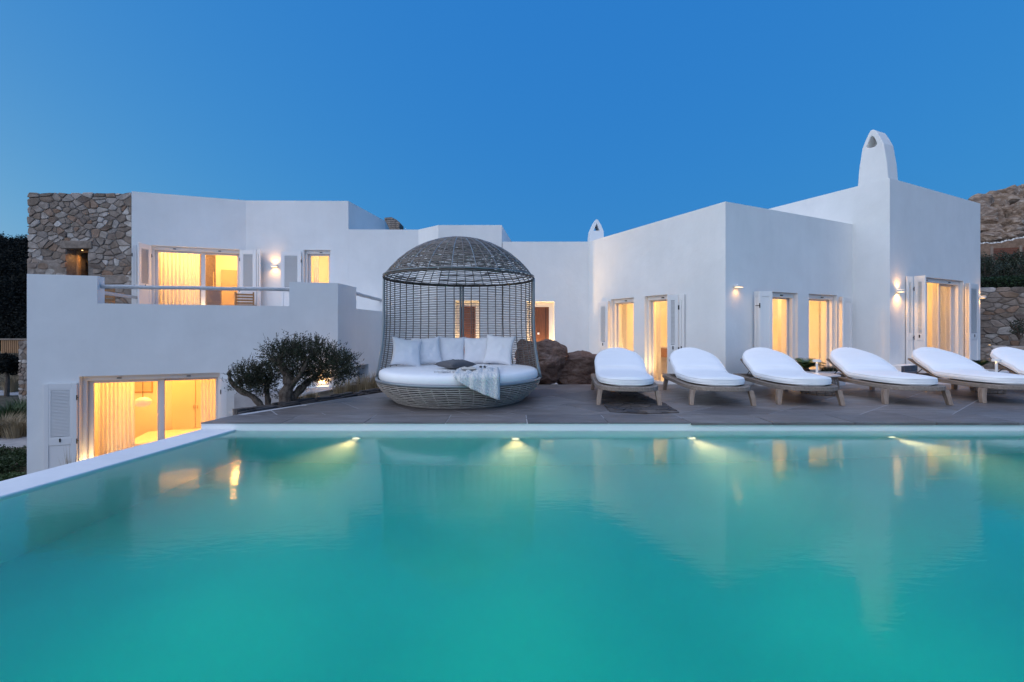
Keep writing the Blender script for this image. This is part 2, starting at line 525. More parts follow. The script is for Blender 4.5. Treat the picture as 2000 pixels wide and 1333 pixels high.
def watermat():
    m = bpy.data.materials.new('pool_water'); m.use_nodes = True
    nt = m.node_tree; b = nt.nodes['Principled BSDF']
    b.inputs['Base Color'].default_value = (1, 1, 1, 1)
    b.inputs['Roughness'].default_value = 0.07
    b.inputs['IOR'].default_value = 1.333
    b.inputs['Transmission Weight'].default_value = 1.0
    n1 = tex(m, coords(m, (0.8, 1.9, 1)), 3.2, 3, 0.5, 0.4)
    n2 = tex(m, coords(m, (1, 2.6, 1)), 9, 2, 0.5, 0.6)
    b1 = bump(m, n1, 0.018, 0.05)
    bump(m, n2, 0.04, 0.02, b1)
    vs = nt.nodes.new('ShaderNodeVolumeScatter'); vs.inputs['Color'].default_value = (1.0, 0.90, 0.76, 1)
    vs.inputs['Density'].default_value = 0.10; vs.inputs['Anisotropy'].default_value = 0.3
    va = nt.nodes.new('ShaderNodeVolumeAbsorption'); va.inputs['Color'].default_value = (0.0, 0.91, 0.885, 1)
    va.inputs['Density'].default_value = 0.62
    ad = nt.nodes.new('ShaderNodeAddShader')
    nt.links.new(vs.outputs[0], ad.inputs[0]); nt.links.new(va.outputs[0], ad.inputs[1])
    nt.links.new(ad.outputs[0], nt.nodes['Material Output'].inputs['Volume'])
    return m
M_WATER = watermat()
b = MB(); e = 0.06
b.prism([(edge_x(Y0)-e, Y0-e), (13+e, Y0-e), (13+e, YW+e), (edge_x(YW)-e, YW+e)], PB-0.1, WZ)
tag(b.build('water', M_WATER), kind='structure')
# underwater lamps in the far wall
for i, px in enumerate((697, 1007, 1350, 1738)):
    x = pxx(px, YW); z = -0.48
    nm = ['left of the daybed', 'in front of the daybed', 'below the second sun lounger', 'below the fourth sun lounger'][i]
    p = thing('pool_light', 'round warm underwater lamp in the pool wall ' + nm, 'pool lamp', (x, YW, z), 0, 'underwater lamps in the far pool wall')
    r = MB(Matrix.Translation((x, YW-0.004, z)) @ Matrix.Rotation(R(90), 4, 'X'))
    r.lathe([(0.07, 0), (0.07, 0.02), (0.05, 0.028)], 20); r.build('lamp_ring', M_SHUT, p)
    r = MB(Matrix.Translation((x, YW-0.034, z)) @ Matrix.Rotation(R(90), 4, 'X'))
    r.lathe([(0.048, 0), (0.04, 0.008), (0.01, 0.012)], 20); r.build('lamp_lens', M_POOLGLOW, p)
    lamp('lamp_beam', 'SPOT', (x, YW-0.07, z), 125, (1.0, 0.56, 0.24), p, aim=(0, -1, 0.03), spot_size=R(58), spot_blend=1.0, shadow_soft_size=0.04)

# terrace: base slab, border tiles along the pool, diagonal field tiles
DECK = [(-3.966, 5.84), (13.4, 5.84), (13.4, 13.5), (4.6, 9.9), (-1.75, 9.9), (-2.42, 8.71), (-3.83, 6.5)]
deck = thing('terrace', 'grey paved terrace between the pool and the house', 'terrace', (3, 7.5, -0.5))
deck['kind'] = 'structure'
b = MB()
b.prism([(-3.93, 6.185), (13.4, 6.185), (13.4, 13.5), (4.6, 9.88), (-1.75, 9.88), (-2.40, 8.71), (-3.80, 6.52)], -1.95, -0.0025)
o = b.build('terrace_slab', M_GROUT, deck)
def clip(poly, a, n):
    """keep the part of poly on the side of point a where (p-a).n <= 0"""
    out = []
    for i in range(len(poly)):
        p, q = poly[i], poly[(i+1) % len(poly)]
        dp = (p[0]-a[0])*n[0]+(p[1]-a[1])*n[1]; dq = (q[0]-a[0])*n[0]+(q[1]-a[1])*n[1]
        if dp <= 0: out.append(p)
        if (dp < 0 < dq) or (dq < 0 < dp):
            t = dp/(dp-dq); out.append((p[0]+(q[0]-p[0])*t, p[1]+(q[1]-p[1])*t))
    return out
def area(p): return abs(sum(p[i][0]*p[(i+1) % len(p)][1]-p[(i+1) % len(p)][0]*p[i][1] for i in range(len(p))))/2 if len(p) > 2 else 0
def clip_convex(poly, hull):
    """hull counter-clockwise"""
    for i in range(len(hull)):
        a, c = hull[i], hull[(i+1) % len(hull)]
        poly = clip(poly, a, (c[1]-a[1], -(c[0]-a[0])))
        if len(poly) < 3: return []
    return poly
def tile_obj(poly, z0, z1, material=None, parent=None, name='tile', bev=0.004):
    cx = sum(p[0] for p in poly)/len(poly); cy = sum(p[1] for p in poly)/len(poly)
    b = MB(); b.prism([(p[0]-cx, p[1]-cy) for p in poly], z0, z1)
    o = link(name, b.mesh(name, material or M_TILE))
    o.location = (cx, cy, 0)
    if parent:
        o.parent = parent; o.matrix_parent_inverse = Matrix.Translation(-Vector(parent.location))
    return o
J = 0.006
BW = 0.575
x = -3.966
i = 0
while x < 13.2:
    w = 1.04
    x1 = min(x+w, 13.4)
    dz = 0 if x < 2.6 else 0.004
    fr = 5.865 if x < 2.2 else 5.85
    pl = [(x+J, fr), (x1-J, fr), (x1-J, 5.84+BW-J), (x+J, 5.84+BW-J)]
    if i == 0: pl = [(x+0.002, fr), (x1-J, fr), (x1-J, 5.84+BW-J), (-3.84, 5.84+BW-J)]
    tile_obj(pl, -0.012 if x < 2.2 else -0.028, dz*1.0, parent=deck)
    x = x1; i += 1
yb = 5.84+BW
HULLA = [(-3.86, yb+J), (4.0, yb+J), (4.0, 9.9), (-1.75, 9.9), (-2.42, 8.71), (-3.81, 6.5)]
HULLB = [(4.0, yb+J), (13.4, yb+J), (13.4, 13.5), (4.6, 9.9), (4.0, 9.9)]
ts = 1.06
c, s_ = math.cos(R(38)), math.sin(R(38))
for hull in (HULLA, HULLB):
    for i in range(-14, 22):
        for j in range(-14, 22):
            off = 0.5*ts*(j % 2)
            q = [(i*ts+off+J, j*ts*0.75+J), ((i+1)*ts+off-J, j*ts*0.75+J), ((i+1)*ts+off-J, (j+1)*ts*0.75-J), (i*ts+off+J, (j+1)*ts*0.75-J)]
            q = [(3+a*c-bb*s_, 7+a*s_+bb*c) for a, bb in q]
            q = clip_convex(q, hull)
            if area(q) > 0.01: tile_obj(q, -0.025, random.uniform(-0.001, 0.001), parent=deck)
# dark slate crazy paving under the first lounger
def voronoi_cells(pts, x0, x1, y0, y1, an=1.0):
    cells = []
    for i, p in enumerate(pts):
        poly = [(x0, y0), (x1, y0), (x1, y1), (x0, y1)]
        near = sorted(((q[0]-p[0])**2+((q[1]-p[1])*an)**2, k) for k, q in enumerate(pts) if k != i)[:18]
        for d, k in near:
            q = pts[k]
            nx, ny = (q[0]-p[0]), (q[1]-p[1])*an*an
            mx, my = (p[0]+q[0])/2, (p[1]+q[1])/2
            poly = clip(poly, (mx, my), (nx, ny))
            if len(poly) < 3: break
        cells.append(poly)
    return cells
def shrink(poly, d):
    n = len(poly)
    if n < 3: return []
    if sum(poly[i][0]*poly[(i+1) % n][1]-poly[(i+1) % n][0]*poly[i][1] for i in range(n)) < 0: poly = poly[::-1]
    out = list(poly)
    for i in range(n):
        a, c = poly[i], poly[(i+1) % n]
        ex, ey = c[0]-a[0], c[1]-a[1]; l = math.hypot(ex, ey)
        if l < 1e-6: continue
        nx, ny = ey/l, -ex/l
        out = clip(out, (a[0]-nx*d, a[1]-ny*d), (nx, ny))
        if len(out) < 3: return []
    return out
def roundpoly(poly, f=0.28):
    out = []
    n = len(poly)
    for i in range(n):
        p = poly[i]; a = poly[i-1]; c = poly[(i+1) % n]
        out.append((p[0]+(a[0]-p[0])*f, p[1]+(a[1]-p[1])*f)); out.append((p[0]+(c[0]-p[0])*f, p[1]+(c[1]-p[1])*f))
    return out
SL = [(1.62, 6.52), (2.02, 6.46), (2.36, 6.75), (2.28, 7.4), (2.30, 9.0), (1.75, 9.0), (1.62, 7.7), (1.40, 7.1)]
SLH = [(1.40, 6.60), (1.85, 6.44), (2.38, 6.55), (2.42, 7.3), (2.30, 9.0), (1.75, 9.0), (1.44, 7.4)]
b = MB(); b.prism(SLH, 0.0035, 0.006); b.build('slate_bed', M_SLATEBASE, deck)
rs = random.Random(5)
pts = [(rs.uniform(1.3, 2.5), rs.uniform(6.4, 9.1)) for _ in range(170)]
for cell in voronoi_cells(pts, 1.3, 2.5, 6.4, 9.1, 1.5):
    q = clip_convex(shrink(cell, 0.006), SLH)
    if area(q) > 0.002:
        tile_obj(roundpoly(q, 0.15), 0.006, 0.010+rs.random()*0.012, M_SLATE, deck, 'slate_stone')

# paved strip at house level behind the terrace
b = MB(); b.prism([(-6.0, 9.95), (13.3, 9.95), (13.3, 18.5), (-6.0, 18.5)], -1.9, FZ)
tag(b.build('courtyard', M_PATH), kind='structure')

# slate ridge on the terrace's left border
ridge = thing('stone_border', 'low ridge of rough slate along the left border of the terrace', 'stone border', (-3.1, 7.6, 0))
A = Vector((-3.86, 6.52)); B2 = Vector((-2.25, 9.05)); dirv = (B2-A).normalized(); nrm = Vector((-dirv.y, dirv.x))
rs = random.Random(3)
pos = 0.0
Ltot = (B2-A).length
while pos < Ltot:
    l = rs.uniform(0.08, 0.42)
    for row in range(3):
        w0 = -0.02+row*0.065; w1 = w0+rs.uniform(0.05, 0.09)
        hh = 0.008+row*0.014+rs.uniform(-0.008, 0.022)
        q = [A+dirv*(pos+0.006)+nrm*(w0+rs.uniform(0, 0.03)), A+dirv*(pos+l-0.006)+nrm*(w0+rs.uniform(0, 0.03)), A+dirv*(pos+l-0.01)+nrm*(w1+rs.uniform(0, 0.03)), A+dirv*(pos+0.01)+nrm*(w1+rs.uniform(0, 0.03))]
        o = tile_obj(roundpoly([tuple(v) for v in q], 0.2), -0.2, hh, M_SLATE, ridge, 'stone')
        o.rotation_euler = (rs.uniform(-0.06, 0.06), rs.uniform(-0.06, 0.06), 0)
    pos += l
# planting bed behind it, falling away to the lower garden
b = MB()
bed = [(-3.95, 6.6), (-4.6, 6.9), (-5.2, 7.6), (-4.9, 9.6), (-4.4, 12.4), (-3.6, 14.3), (-2.0, 14.3), (-1.9, 9.6)]
top = [(-3.95, 6.55), (-4.2, 6.9), (-4.3, 7.7), (-4.0, 9.6), (-3.9, 12.3), (-3.4, 14.2), (-1.9, 14.2), (-1.8, 9.6)]
n = len(bed)
b.add([(p[0]-0.4, p[1], GZ-0.05) for p in bed]+[(p[0], p[1], -0.12 if i < 4 or i == 7 else -0.25) for i, p in enumerate(top)], [tuple(range(n))[::-1], tuple(range(n, 2*n))]+[(i, (i+1) % n, n+(i+1) % n, n+i) for i in range(n)])
tag(b.build('planting_bed', M_EARTH), kind='structure')

# ------------------------------------------------------------------ the villa
ROOF_UP = H+3.084*1.3
ROOF_MIDA = H+2.395*1.3
ROOF_R = H+2.01*1.3
ROOF_T = H+2.716*1.3
K2 = 1.25
PAR_HI = H+0.875*K2
PAR_LO = H+0.418*K2
FL_UP = 1.47
FL_LOW = -2.0
F_low = Facade(Vector((-7.77, 7.38))*K2, Vector((-3.364, 8.905))*K2)
F_side = Facade(F_low.E, Vector((-3.19, 11.6))*K2)
F_up1 = Facade(Vector((-8.55, 10.355))*1.3, Vector((-6.413, 11.10))*1.3)
F_up2 = Facade(F_up1.E, Vector((-2.27, 11.17))*1.3)
F_mid1 = Facade(F_up2.E, Vector((-1.707, 10.67))*1.3)
F_mid2 = Facade(F_mid1.E, Vector((1.778, 10.67))*1.3)
F_r1 = Facade(F_mid2.E, Vector((3.378, 7.29))*1.3)
F_r2 = Facade(F_r1.E, Vector((6.558, 8.876))*1.3)
TC = Vector((6.816, 8.313))*1.3
F_t1 = Facade(TC+Vector((-0.46, 1.0))*3.2, TC)
F_t2 = Facade(TC, Vector((10.18, 10.016))*1.3)

villa = thing('villa', 'white cubic island villa with lit doors and rounded plaster edges behind the pool', 'villa', (0, 13, 0))
OPEN = {}
def open_cut(F, px0, px1, zt, zb, depth=0.75):
    s0, s1 = F.S(px0), F.S(px1)
    m = MB(F.M); m.box(s0, s1, -0.2, depth, zb, zt)
    return m, (s0, s1)
def room_cut(F, s0, s1, t0, t1, z0, z1):
    m = MB(F.M); m.box(s0, s1, t0, t1, z0, z1); return m
WT = 0.38
# openings: facade, px0, px1, head z, sill z
heads = {}
def hz(F, px, py): return F.Z(px, py)
# -- upper left volume
z_u = hz(F_up1, 380, 483.5)
c1, o_up = open_cut(F_up1, 292, 470, z_u, FL_UP)
z_w = hz(F_up2, 620, 488.5)
c2, o_upw = open_cut(F_up2, 593, 645.5, z_w, FL_UP+0.35)
c3 = MB(); c3.prism([tuple(F_up1.P(0.35, 0.38, 0).xy), tuple(F_up1.P(F_up1.L+0.05, 0.38, 0).xy), tuple(F_up2.P(2.85, 0.38, 0).xy), tuple(F_up2.P(2.85, 3.4, 0).xy), tuple(F_up1.P(0.35, 3.6, 0).xy)], FL_UP+0.001, z_u+0.45)
mb = MB(); sidepts = kz((-3.64, 13.1))
mb.prism([tuple(F_up1.O), tuple(F_up1.E), tuple(F_up2.P(F_up2.S(680.5), 0, 0).xy), (-4.73, 17.2), (-5.0, 19.0), tuple(F_up1.P(0, 5.5, 0).xy)], GZ-0.1, ROOF_UP)
carve('upper_wall', mb, [c1, c2, c3], M_PLASTER, villa, 0.075)
# -- middle volume, lower roof
mb = MB()
e = 0.002
xr = pxx(980, F_mid2.O.y)
mb.prism([tuple(F_up2.P(F_up2.S(680.5)-0.12, 0.003, 0).xy), tuple(F_up2.E), tuple(F_mid1.E), (xr, F_mid2.O.y), (xr+0.31, 16.6), (-5.0, 17.0)], GZ-0.1, ROOF_MIDA)
zc = hz(F_mid2, 915, 588)
c1, o_m1 = open_cut(F_mid2, 889, 937, zc, FZ)
c2 = room_cut(F_mid2, F_mid2.S(870), F_mid2.S(960), 0.38, 1.9, FZ+0.001, zc+0.3)
carve('middle_wall', mb, [c1, c2], M_PLASTER, villa, 0.075)
# -- right wing
mb = MB()
tb = F_t1.P(0, 0.12, 0)
mb.prism([(xr+0.02, F_mid2.O.y+0.003), tuple(F_mid2.E), tuple(F_r1.E), tuple(F_r2.P(F_r2.L+0.12, 0, 0).xy), (7.4, 13.9), (6.8, 16.0), (xr+0.3, 16.5)], GZ-0.1, ROOF_R)
zd = hz(F_mid2, 1056, 589.5)
cD, o_m2 = open_cut(F_mid2, 1029, 1082.5, zd, FZ)
cDr = room_cut(F_mid2, F_mid2.S(1015), F_mid2.S(1100), 0.38, 1.6, FZ+0.001, zd+0.3)
z1 = hz(F_r1, 1193, 585.5); c1, o_r1 = open_cut(F_r1, 1193, 1237.5, z1, FZ)
c2, o_r2 = open_cut(F_r1, 1259, 1314, z1, FZ)
cR1 = room_cut(F_r1, 0.7, F_r1.L-0.5, 0.38, 2.6, FZ+0.001, z1+0.45)
z3 = hz(F_r2, 1557, 573); c3, o_r3 = open_cut(F_r2, 1497, 1558, z3, FZ)
c4, o_r4 = open_cut(F_r2, 1580, 1635, z3, FZ)
cR2 = room_cut(F_r2, 0.9, F_r2.L-0.1, 0.38, 2.8, FZ+0.001, z3+0.45)
carve('right_wing_wall', mb, [cD, cDr, c1, c2, cR1, c3, c4, cR2], M_PLASTER, villa, 0.075)
# -- tall block with the chimney
mb = MB()
mb.prism([tuple(F_t1.O), tuple(TC), tuple(F_t2.E), tuple(F_t2.P(F_t2.L, 3.6, 0).xy), tuple(F_t1.P(0, 1.0, 0).xy)], GZ-0.1, ROOF_T)
z5 = hz(F_t2, 1792, 540); FZ5 = FZ+0.1
c5, o_t = open_cut(F_t2, 1793, 1882, z5, FZ5)
cT = room_cut(F_t2, 0.4, F_t2.L-0.35, 0.38, 2.6, FZ5+0.001, z5+0.4)
carve('tall_block_wall', mb, [c5, cT], M_PLASTER, villa, 0.075)
# -- balcony block
mb = MB()
lb = Vector((-8.55*1.3, 10.3*1.3))
mb.prism([tuple(F_low.O), tuple(F_low.E), tuple(F_side.P(F_side.L-0.05, 0, 0).xy), tuple(F_up2.P(2.6, 0.1, 0).xy), tuple(F_up2.P(0.1, 0.1, 0).xy), tuple(F_up1.P(0.02, 0.1, 0).xy)], GZ-0.1, PAR_HI)
T = 0.30
F_left = Facade(tuple(F_up1.P(0.02, 0.1, 0).xy), tuple(F_low.O))
inner = MB()
inner.prism([tuple((F_low.P(0, T, 0)+Vector((T*0.9*F_low.u.x, T*0.9*F_low.u.y, 0))).xy), tuple(F_low.P(F_low.L-T, T, 0).xy), tuple(F_side.P(F_side.L+0.4, T, 0).xy), tuple(F_up2.P(2.6, 0.5, 0).xy), tuple(F_up1.P(0.32, 0.6, 0).xy)], FL_UP, PAR_HI+1)
n1 = MB(F_low.M); n1.box(F_low.S(190), F_low.S(565), -0.3, T+0.2, PAR_LO, PAR_HI+0.5)
n2 = MB(F_side.M); n2.box(F_side.S(696), F_side.L+0.6, -0.3, T+0.2, PAR_LO, PAR_HI+0.5)
n3 = MB(F_left.M); n3.box(-0.5, F_left.L-1.2, -0.3, T+0.3, PAR_LO, PAR_HI+0.5)
z_l = hz(F_low, 300, 732)
cl, o_low = open_cut(F_low, 155, 429.5, z_l, FL_LOW)
rl = room_cut(F_low, 0.45, F_low.L-0.9, 0.38, 3.0, FL_LOW+0.001, z_l+0.35)
zs = hz(F_side, 705, 714)
ns = MB(F_side.M); ns.box(F_side.S(698), F_side.S(720), -0.2, 0.34, -0.3, zs)
carve('balcony_wall', mb, [inner, n1, n2, n3, cl, rl, ns], M_PLASTER, villa, 0.035)
dd = MB(F_side.M); dd.box(F_side.S(698)+0.01, F_side.S(720)-0.01, 0.28, 0.335, -0.3, zs-0.01); dd.build('side_door', mat('grey_painted_door', (0.28, 0.28, 0.30), 0.6), villa)

# chimney on the tall block
def chimney(F, pts_px, tdepth, hole_px, zb, name='chimney'):
    prof = []
    for px, py in pts_px:
        prof.append((F.S(px, 0.0), F.Z(px, py, 0.0)))
    prof[0] = (prof[0][0], zb); prof[-1] = (prof[-1][0], zb)
    m = MB(F.M); m.extrude_y(prof, 0.02, tdepth)
    hl = MB(F.M); hl.extrude_y([(F.S(px), F.Z(px, py)) for px, py in hole_px], -0.3, tdepth+0.3 if name == 'c' else tdepth-0.15)
    return carve('chimney', m, [hl], M_PLASTER, villa, 0.03)
# depth of the chimney so that its far corner shows at px 1757
s1 = F_t1.S(1736.3)
td = 0.5
for _ in range(40):
    q = F_t1.P(s1, td, 0); pxq = 1000+q.x/q.y*FPX
    td += (1757-pxq)*0.004
chimney(F_t1, [(1672, 362), (1677, 329), (1683, 291), (1689, 275), (1695.5, 261), (1699, 255), (1703.5, 253), (1708.5, 254.5), (1712, 259), (1718, 268), (1724.6, 280), (1731, 316), (1736.3, 348)],
        td, [(1702.5, 265.5), (1706, 268), (1711, 278), (1711.5, 282), (1708, 286), (1698, 289.5), (1692.5, 289), (1692, 286), (1697, 273), (1699.5, 267)], ROOF_T-0.3)
F_c = Facade((pxx(1140, 15.4), 15.4), (pxx(1200, 15.4), 15.4))
prof = [(1151, 474), (1152.5, 462), (1154, 450), (1160, 436), (1163, 430), (1165.5, 428.6), (1168, 430), (1174, 440), (1179, 452), (1180.5, 474)]
prof = [(F_c.S(a), F_c.Z(a, bb)) for a, bb in prof]
prof[0] = (prof[0][0], ROOF_R-0.3); prof[-1] = (prof[-1][0], ROOF_R-0.3)
m = MB(F_c.M); m.extrude_y(prof, 0, 0.5)
hl = MB(F_c.M); hl.extrude_y([(F_c.S(a), F_c.Z(a, bb)) for a, bb in [(1165.5, 436), (1171.5, 451), (1159.5, 451)]], -0.3, 1)
carve('chimney', m, [hl], M_PLASTER, villa, 0.015)

# ------------------------------------------------------------------ windows, doors, shutters
def window(F, o, zt, zb, t=0.2, sashes=((0, 1, 0),), fw=0.055, sw=0.075, board=True, pmat=None, handle=None):
    s0, s1 = o
    w = MB(F.M)
    d0, d1 = t, t+0.10
    ep = 0.003
    w.box(s0+ep, s0+fw, d0, d1, zb+0.004, zt-ep); w.box(s1-fw, s1-ep, d0, d1, zb+0.004, zt-ep)
    w.box(s0+fw+0.001, s1-fw-0.001, d0, d1, zt-fw-0.02, zt-ep); w.box(s0+fw+0.001, s1-fw-0.001, d0, d1, zb+0.004, zb+0.05)
    win = w.build('window', M_FRAME, villa, bevel=0.004, seg=1)
    if board:
        bd = MB(F.M); bd.box(s0+0.004, s1-0.004, t-0.075, t-0.004, zt-0.105, zt-0.004); bd.build('shutter_track', M_SHUT, win, bevel=0.004, seg=1)
        for ja in (s0+0.004, s1-0.065):
            jb = MB(F.M); jb.box(ja, ja+0.061, t-0.075, t-0.004, zb+0.004, zt-0.106); jb.build('jamb_board', M_SHUT, win)
        nn = 2 if (s1-s0) > 1.2 else 1
        for k in range(nn):
            sx = s0+(s1-s0)*(k+0.5)/nn+(0.08 if nn == 1 else 0)
            pn = MB(F.M); pn.box(sx-0.035, sx+0.035, t-0.10, t-0.074, zt-0.072, zt-0.052); pn.build('track_bolt', M_BLACK, win)
    a0, a1 = s0+fw, s1-fw
    W = a1-a0
    zt2 = zt-fw-0.022; zb2 = zb+0.052
    for (f0, f1, dt) in sashes:
        q0, q1 = a0+W*f0, a0+W*f1
        y0, y1 = t+0.015+dt, t+0.055+dt
        sb = MB(F.M)
        sb.box(q0, q0+sw, y0, y1, zb2, zt2); sb.box(q1-sw, q1, y0, y1, zb2, zt2)
        sb.box(q0+sw, q1-sw, y0, y1, zt2-sw, zt2); sb.box(q0+sw, q1-sw, y0, y1, zb2, zb2+sw)
        sb.build('sash', M_FRAME, win, bevel=0.004, seg=1)
        pn = MB(F.M); pn.box(q0+sw-0.005, q1-sw+0.005, (y0+y1)/2-0.004, (y0+y1)/2+0.004, zb2+sw-0.005, zt2-sw+0.005)
        pn.build('pane', pmat or M_GLASS, win)
    return win
def shutter(F, pxh, pxf, th, tf, zb, zt, style='top', thick=0.035, hinges=True, label=None):
    """an upright leaf from hinge (pxh at depth th) to free edge (pxf at depth tf)"""
    a = F.P(F.S(pxh, th), th, 0); b_ = F.P(F.S(pxf, tf), tf, 0)
    G = Facade(a.xy, b_.xy) if a.x/a.y < b_.x/b_.y else Facade(b_.xy, a.xy)
    w = G.L; st = min(0.085, w*0.2)
    zm = zb+(zt-zb)*0.42 if style == 'top' else zb+(zt-zb)*0.40
    f = MB(G.M)
    f.box(0, st, 0, thick, zb, zt); f.box(w-st, w, 0, thick, zb, zt)
    f.box(st, w-st, 0, thick, zt-0.11, zt); f.box(st, w-st, 0, thick, zb, zb+0.14); f.box(st, w-st, 0, thick, zm-0.06, zm+0.08)
    sh = f.build('shutter', M_SHUT, villa, bevel=0.004, seg=1)
    if label: sh['label'] = label
    def louv(z0, z1):
        ifr = MB(G.M); q = 0.03
        ifr.box(st, st+q, 0.004, thick-0.004, z0, z1); ifr.box(w-st-q, w-st, 0.004, thick-0.004, z0, z1)
        ifr.box(st+q, w-st-q, 0.004, thick-0.004, z1-q, z1); ifr.box(st+q, w-st-q, 0.004, thick-0.004, z0, z0+q)
        ifr.build('louvre_frame', M_SHUT, sh)
        lv = MB(G.M); z = z0+q+0.012
        while z < z1-q-0.02:
            lv.add([(st+q, 0.003, z), (w-st-q, 0.003, z), (w-st-q, thick-0.006, z+0.021), (st+q, thick-0.006, z+0.021), (st+q, 0.003, z+0.006), (w-st-q, 0.003, z+0.005), (w-st-q, thick-0.006, z+0.026), (st+q, thick-0.006, z+0.026)],
                   [(0, 1, 2, 3), (4, 5, 6, 7), (0, 1, 5, 4), (2, 3, 7, 6)])
            z += 0.029
        o = lv.build('louvre_slat', M_SHUT, sh); o['kind'] = 'stuff'
        bk = MB(G.M); bk.box(st+0.005, w-st-0.005, thick-0.005, thick-0.002, z0, z1); bk.build('louvre_shade_sheet', mat_cache['lb'], sh)  # darker sheet standing in for the shade between the slats
    def solid(z0, z1):
        p = MB(G.M); p.box(st, w-st, 0.012, thick-0.008, z0, z1); p.build('shutter_panel', M_SHUT, sh)
    if style == 'top':
        louv(zm+0.08, zt-0.11); solid(zb+0.14, zm-0.06)
    else:
        louv(zb+0.14, zm-0.06); solid(zm+0.08, zt-0.11)
    if hinges:
        lt = MB(G.M); lt.box(w*0.5-0.012, w*0.5+0.012, -0.012, 0, zm+0.0, zm+0.075); lt.build('latch', M_BLACK, sh)
        for zz in (zt-0.3, zm, zb+0.3):
            p = F.P(F.S(pxh, th), th, zz)
            hb = MB(); hb.tube([p, p+Vector((0, 0, 0.0))+Vector((F.t.x, F.t.y, 0))*0.10], 0.008, 5); hb.tube([p+Vector((0, 0, -0.05)), p+Vector((0, 0, 0.05))], 0.011, 5)
            hb.build('hinge', M_BLACK, sh)
    return sh
mat_cache = {'lb': mat('louvre_gap_shade', (0.22, 0.22, 0.23), 0.7)}
# upper sliding door and its shutters
window(F_up1, o_up, z_u, FL_UP, sashes=((0, 0.58, 0.0), (0.52, 1, 0.045)), sw=0.09)
zt = z_u-0.02
shutter(F_up1, 258, 267, -0.10, -0.08, FL_UP+0.02, zt)
shutter(F_up1, 296, 271, -0.04, -0.55, FL_UP+0.02, zt, label='louvred shutter leaf lit warm by the room')
shutter(F_up1, 468, 500, -0.06, -0.28, FL_UP+0.02, zt)
shutter(F_up1, 501, 508, -0.28, -0.40, FL_UP+0.02, zt, hinges=False)
window(F_up2, o_upw, z_w, FL_UP+0.35, sashes=((0, 1, 0.0),), sw=0.08)
shutter(F_up2, 588, 548, -0.06, -0.08, FL_UP+0.02, hz(F_up2, 570, 492))
# lower sliding door
window(F_low, o_low, z_l, FL_LOW, sashes=((0, 0.56, 0.0), (0.50, 1, 0.045)), sw=0.09)
zt = hz(F_low, 115, 749)
shutter(F_low, 150, 84, -0.05, -0.07, FL_LOW+0.03, zt, label='white shutter leaf left of the lower sliding door')
shutter(F_low, 431, 487, -0.05, -0.06, FL_LOW+0.03, hz(F_low, 460, 738.5))
# right wing
zt = z1-0.03
for o_ in (o_r1, o_r2): window(F_r1, o_, z1, FZ, t=0.16, sashes=((0, 1, 0.0),), sw=0.06)
shutter(F_r1, 1187, 1168, -0.05, -0.09, FZ+0.02, zt-0.02)
shutter(F_r1, 1192, 1187.5, -0.04, -0.2, FZ+0.02, zt-0.02, hinges=False)
shutter(F_r1, 1325, 1303.5, -0.10, -0.30, FZ+0.02, zt)
shutter(F_r1, 1326, 1336, -0.08, -0.05, FZ+0.02, zt)
for o_ in (o_r3, o_r4): window(F_r2, o_, z3, FZ, t=0.16, sashes=((0, 1, 0.0),), sw=0.06)
shutter(F_r2, 1484, 1509, -0.22, -0.34, FZ+0.02, zt, style='bot', label='shutter leaf with its louvres in the lower half')
shutter(F_r2, 1473, 1482, -0.05, -0.2, FZ+0.02, zt, style='bot', hinges=False)
shutter(F_r2, 1638, 1645, -0.05, -0.2, FZ+0.02, zt-0.02, style='bot', hinges=False)
shutter(F_r2, 1647, 1664.5, -0.10, -0.06, FZ+0.02, zt-0.02, style='bot')
zt = z5-0.04
window(F_t2, o_t, z5, FZ5, t=0.16, sashes=((0, 0.36, 0.0), (0.68, 1, 0.045)), sw=0.07)
shutter(F_t2, 1784, 1772, -0.10, -0.05, FZ5+0.02, zt, hinges=False)
shutter(F_t2, 1785.5, 1807, -0.12, -0.36, FZ5+0.02, zt)
shutter(F_t2, 1884, 1893, -0.04, -0.16, FZ5+0.02, zt-0.03, hinges=False)
shutter(F_t2, 1894.5, 1912, -0.14, -0.10, FZ5+0.02, zt-0.03)
# middle: lit recess with timber doors
for F, o_, zz, lab in ((F_mid2, o_m1, zc, 'brown timber door seen through the daybed'), (F_mid2, o_m2, zd, 'brown timber door with a small white plate')):
    w = MB(F.M); s0, s1 = o_
    w.box(s0+0.004, s0+0.14, 0.2, 0.27, FZ+0.003, zz-0.004); w.box(s1-0.14, s1-0.004, 0.2, 0.27, FZ+0.003, zz-0.004); w.box(s0+0.141, s1-0.141, 0.2, 0.27, zz-0.15, zz-0.004)
    wn_ = w.build('door', M_FRAME, villa); wn_['label'] = lab
    d = MB(F.M); d.box(s0+0.142, s1-0.142, 0.225, 0.262, FZ+0.004, zz-0.152); d.build('door_leaf', M_DOORWOOD, wn_)
    d = MB(F.M); xm = s0+(s1-s0)*0.70; d.box(xm, xm+0.02, 0.222, 0.2249, FZ+0.03, zz-0.17); d.build('door_groove', M_DARK, wn_)
    if o_ is o_m2:
        d = MB(F.M); xm = s0+(s1-s0)*0.40; z0 = hz(F, 1053, 652); d.box(xm, xm+0.06, 0.219, 0.2245, z0-0.03, z0+0.03); d.build('door_plate', mat('white_plate', (0.8, 0.74, 0.8), 0.4), wn_)

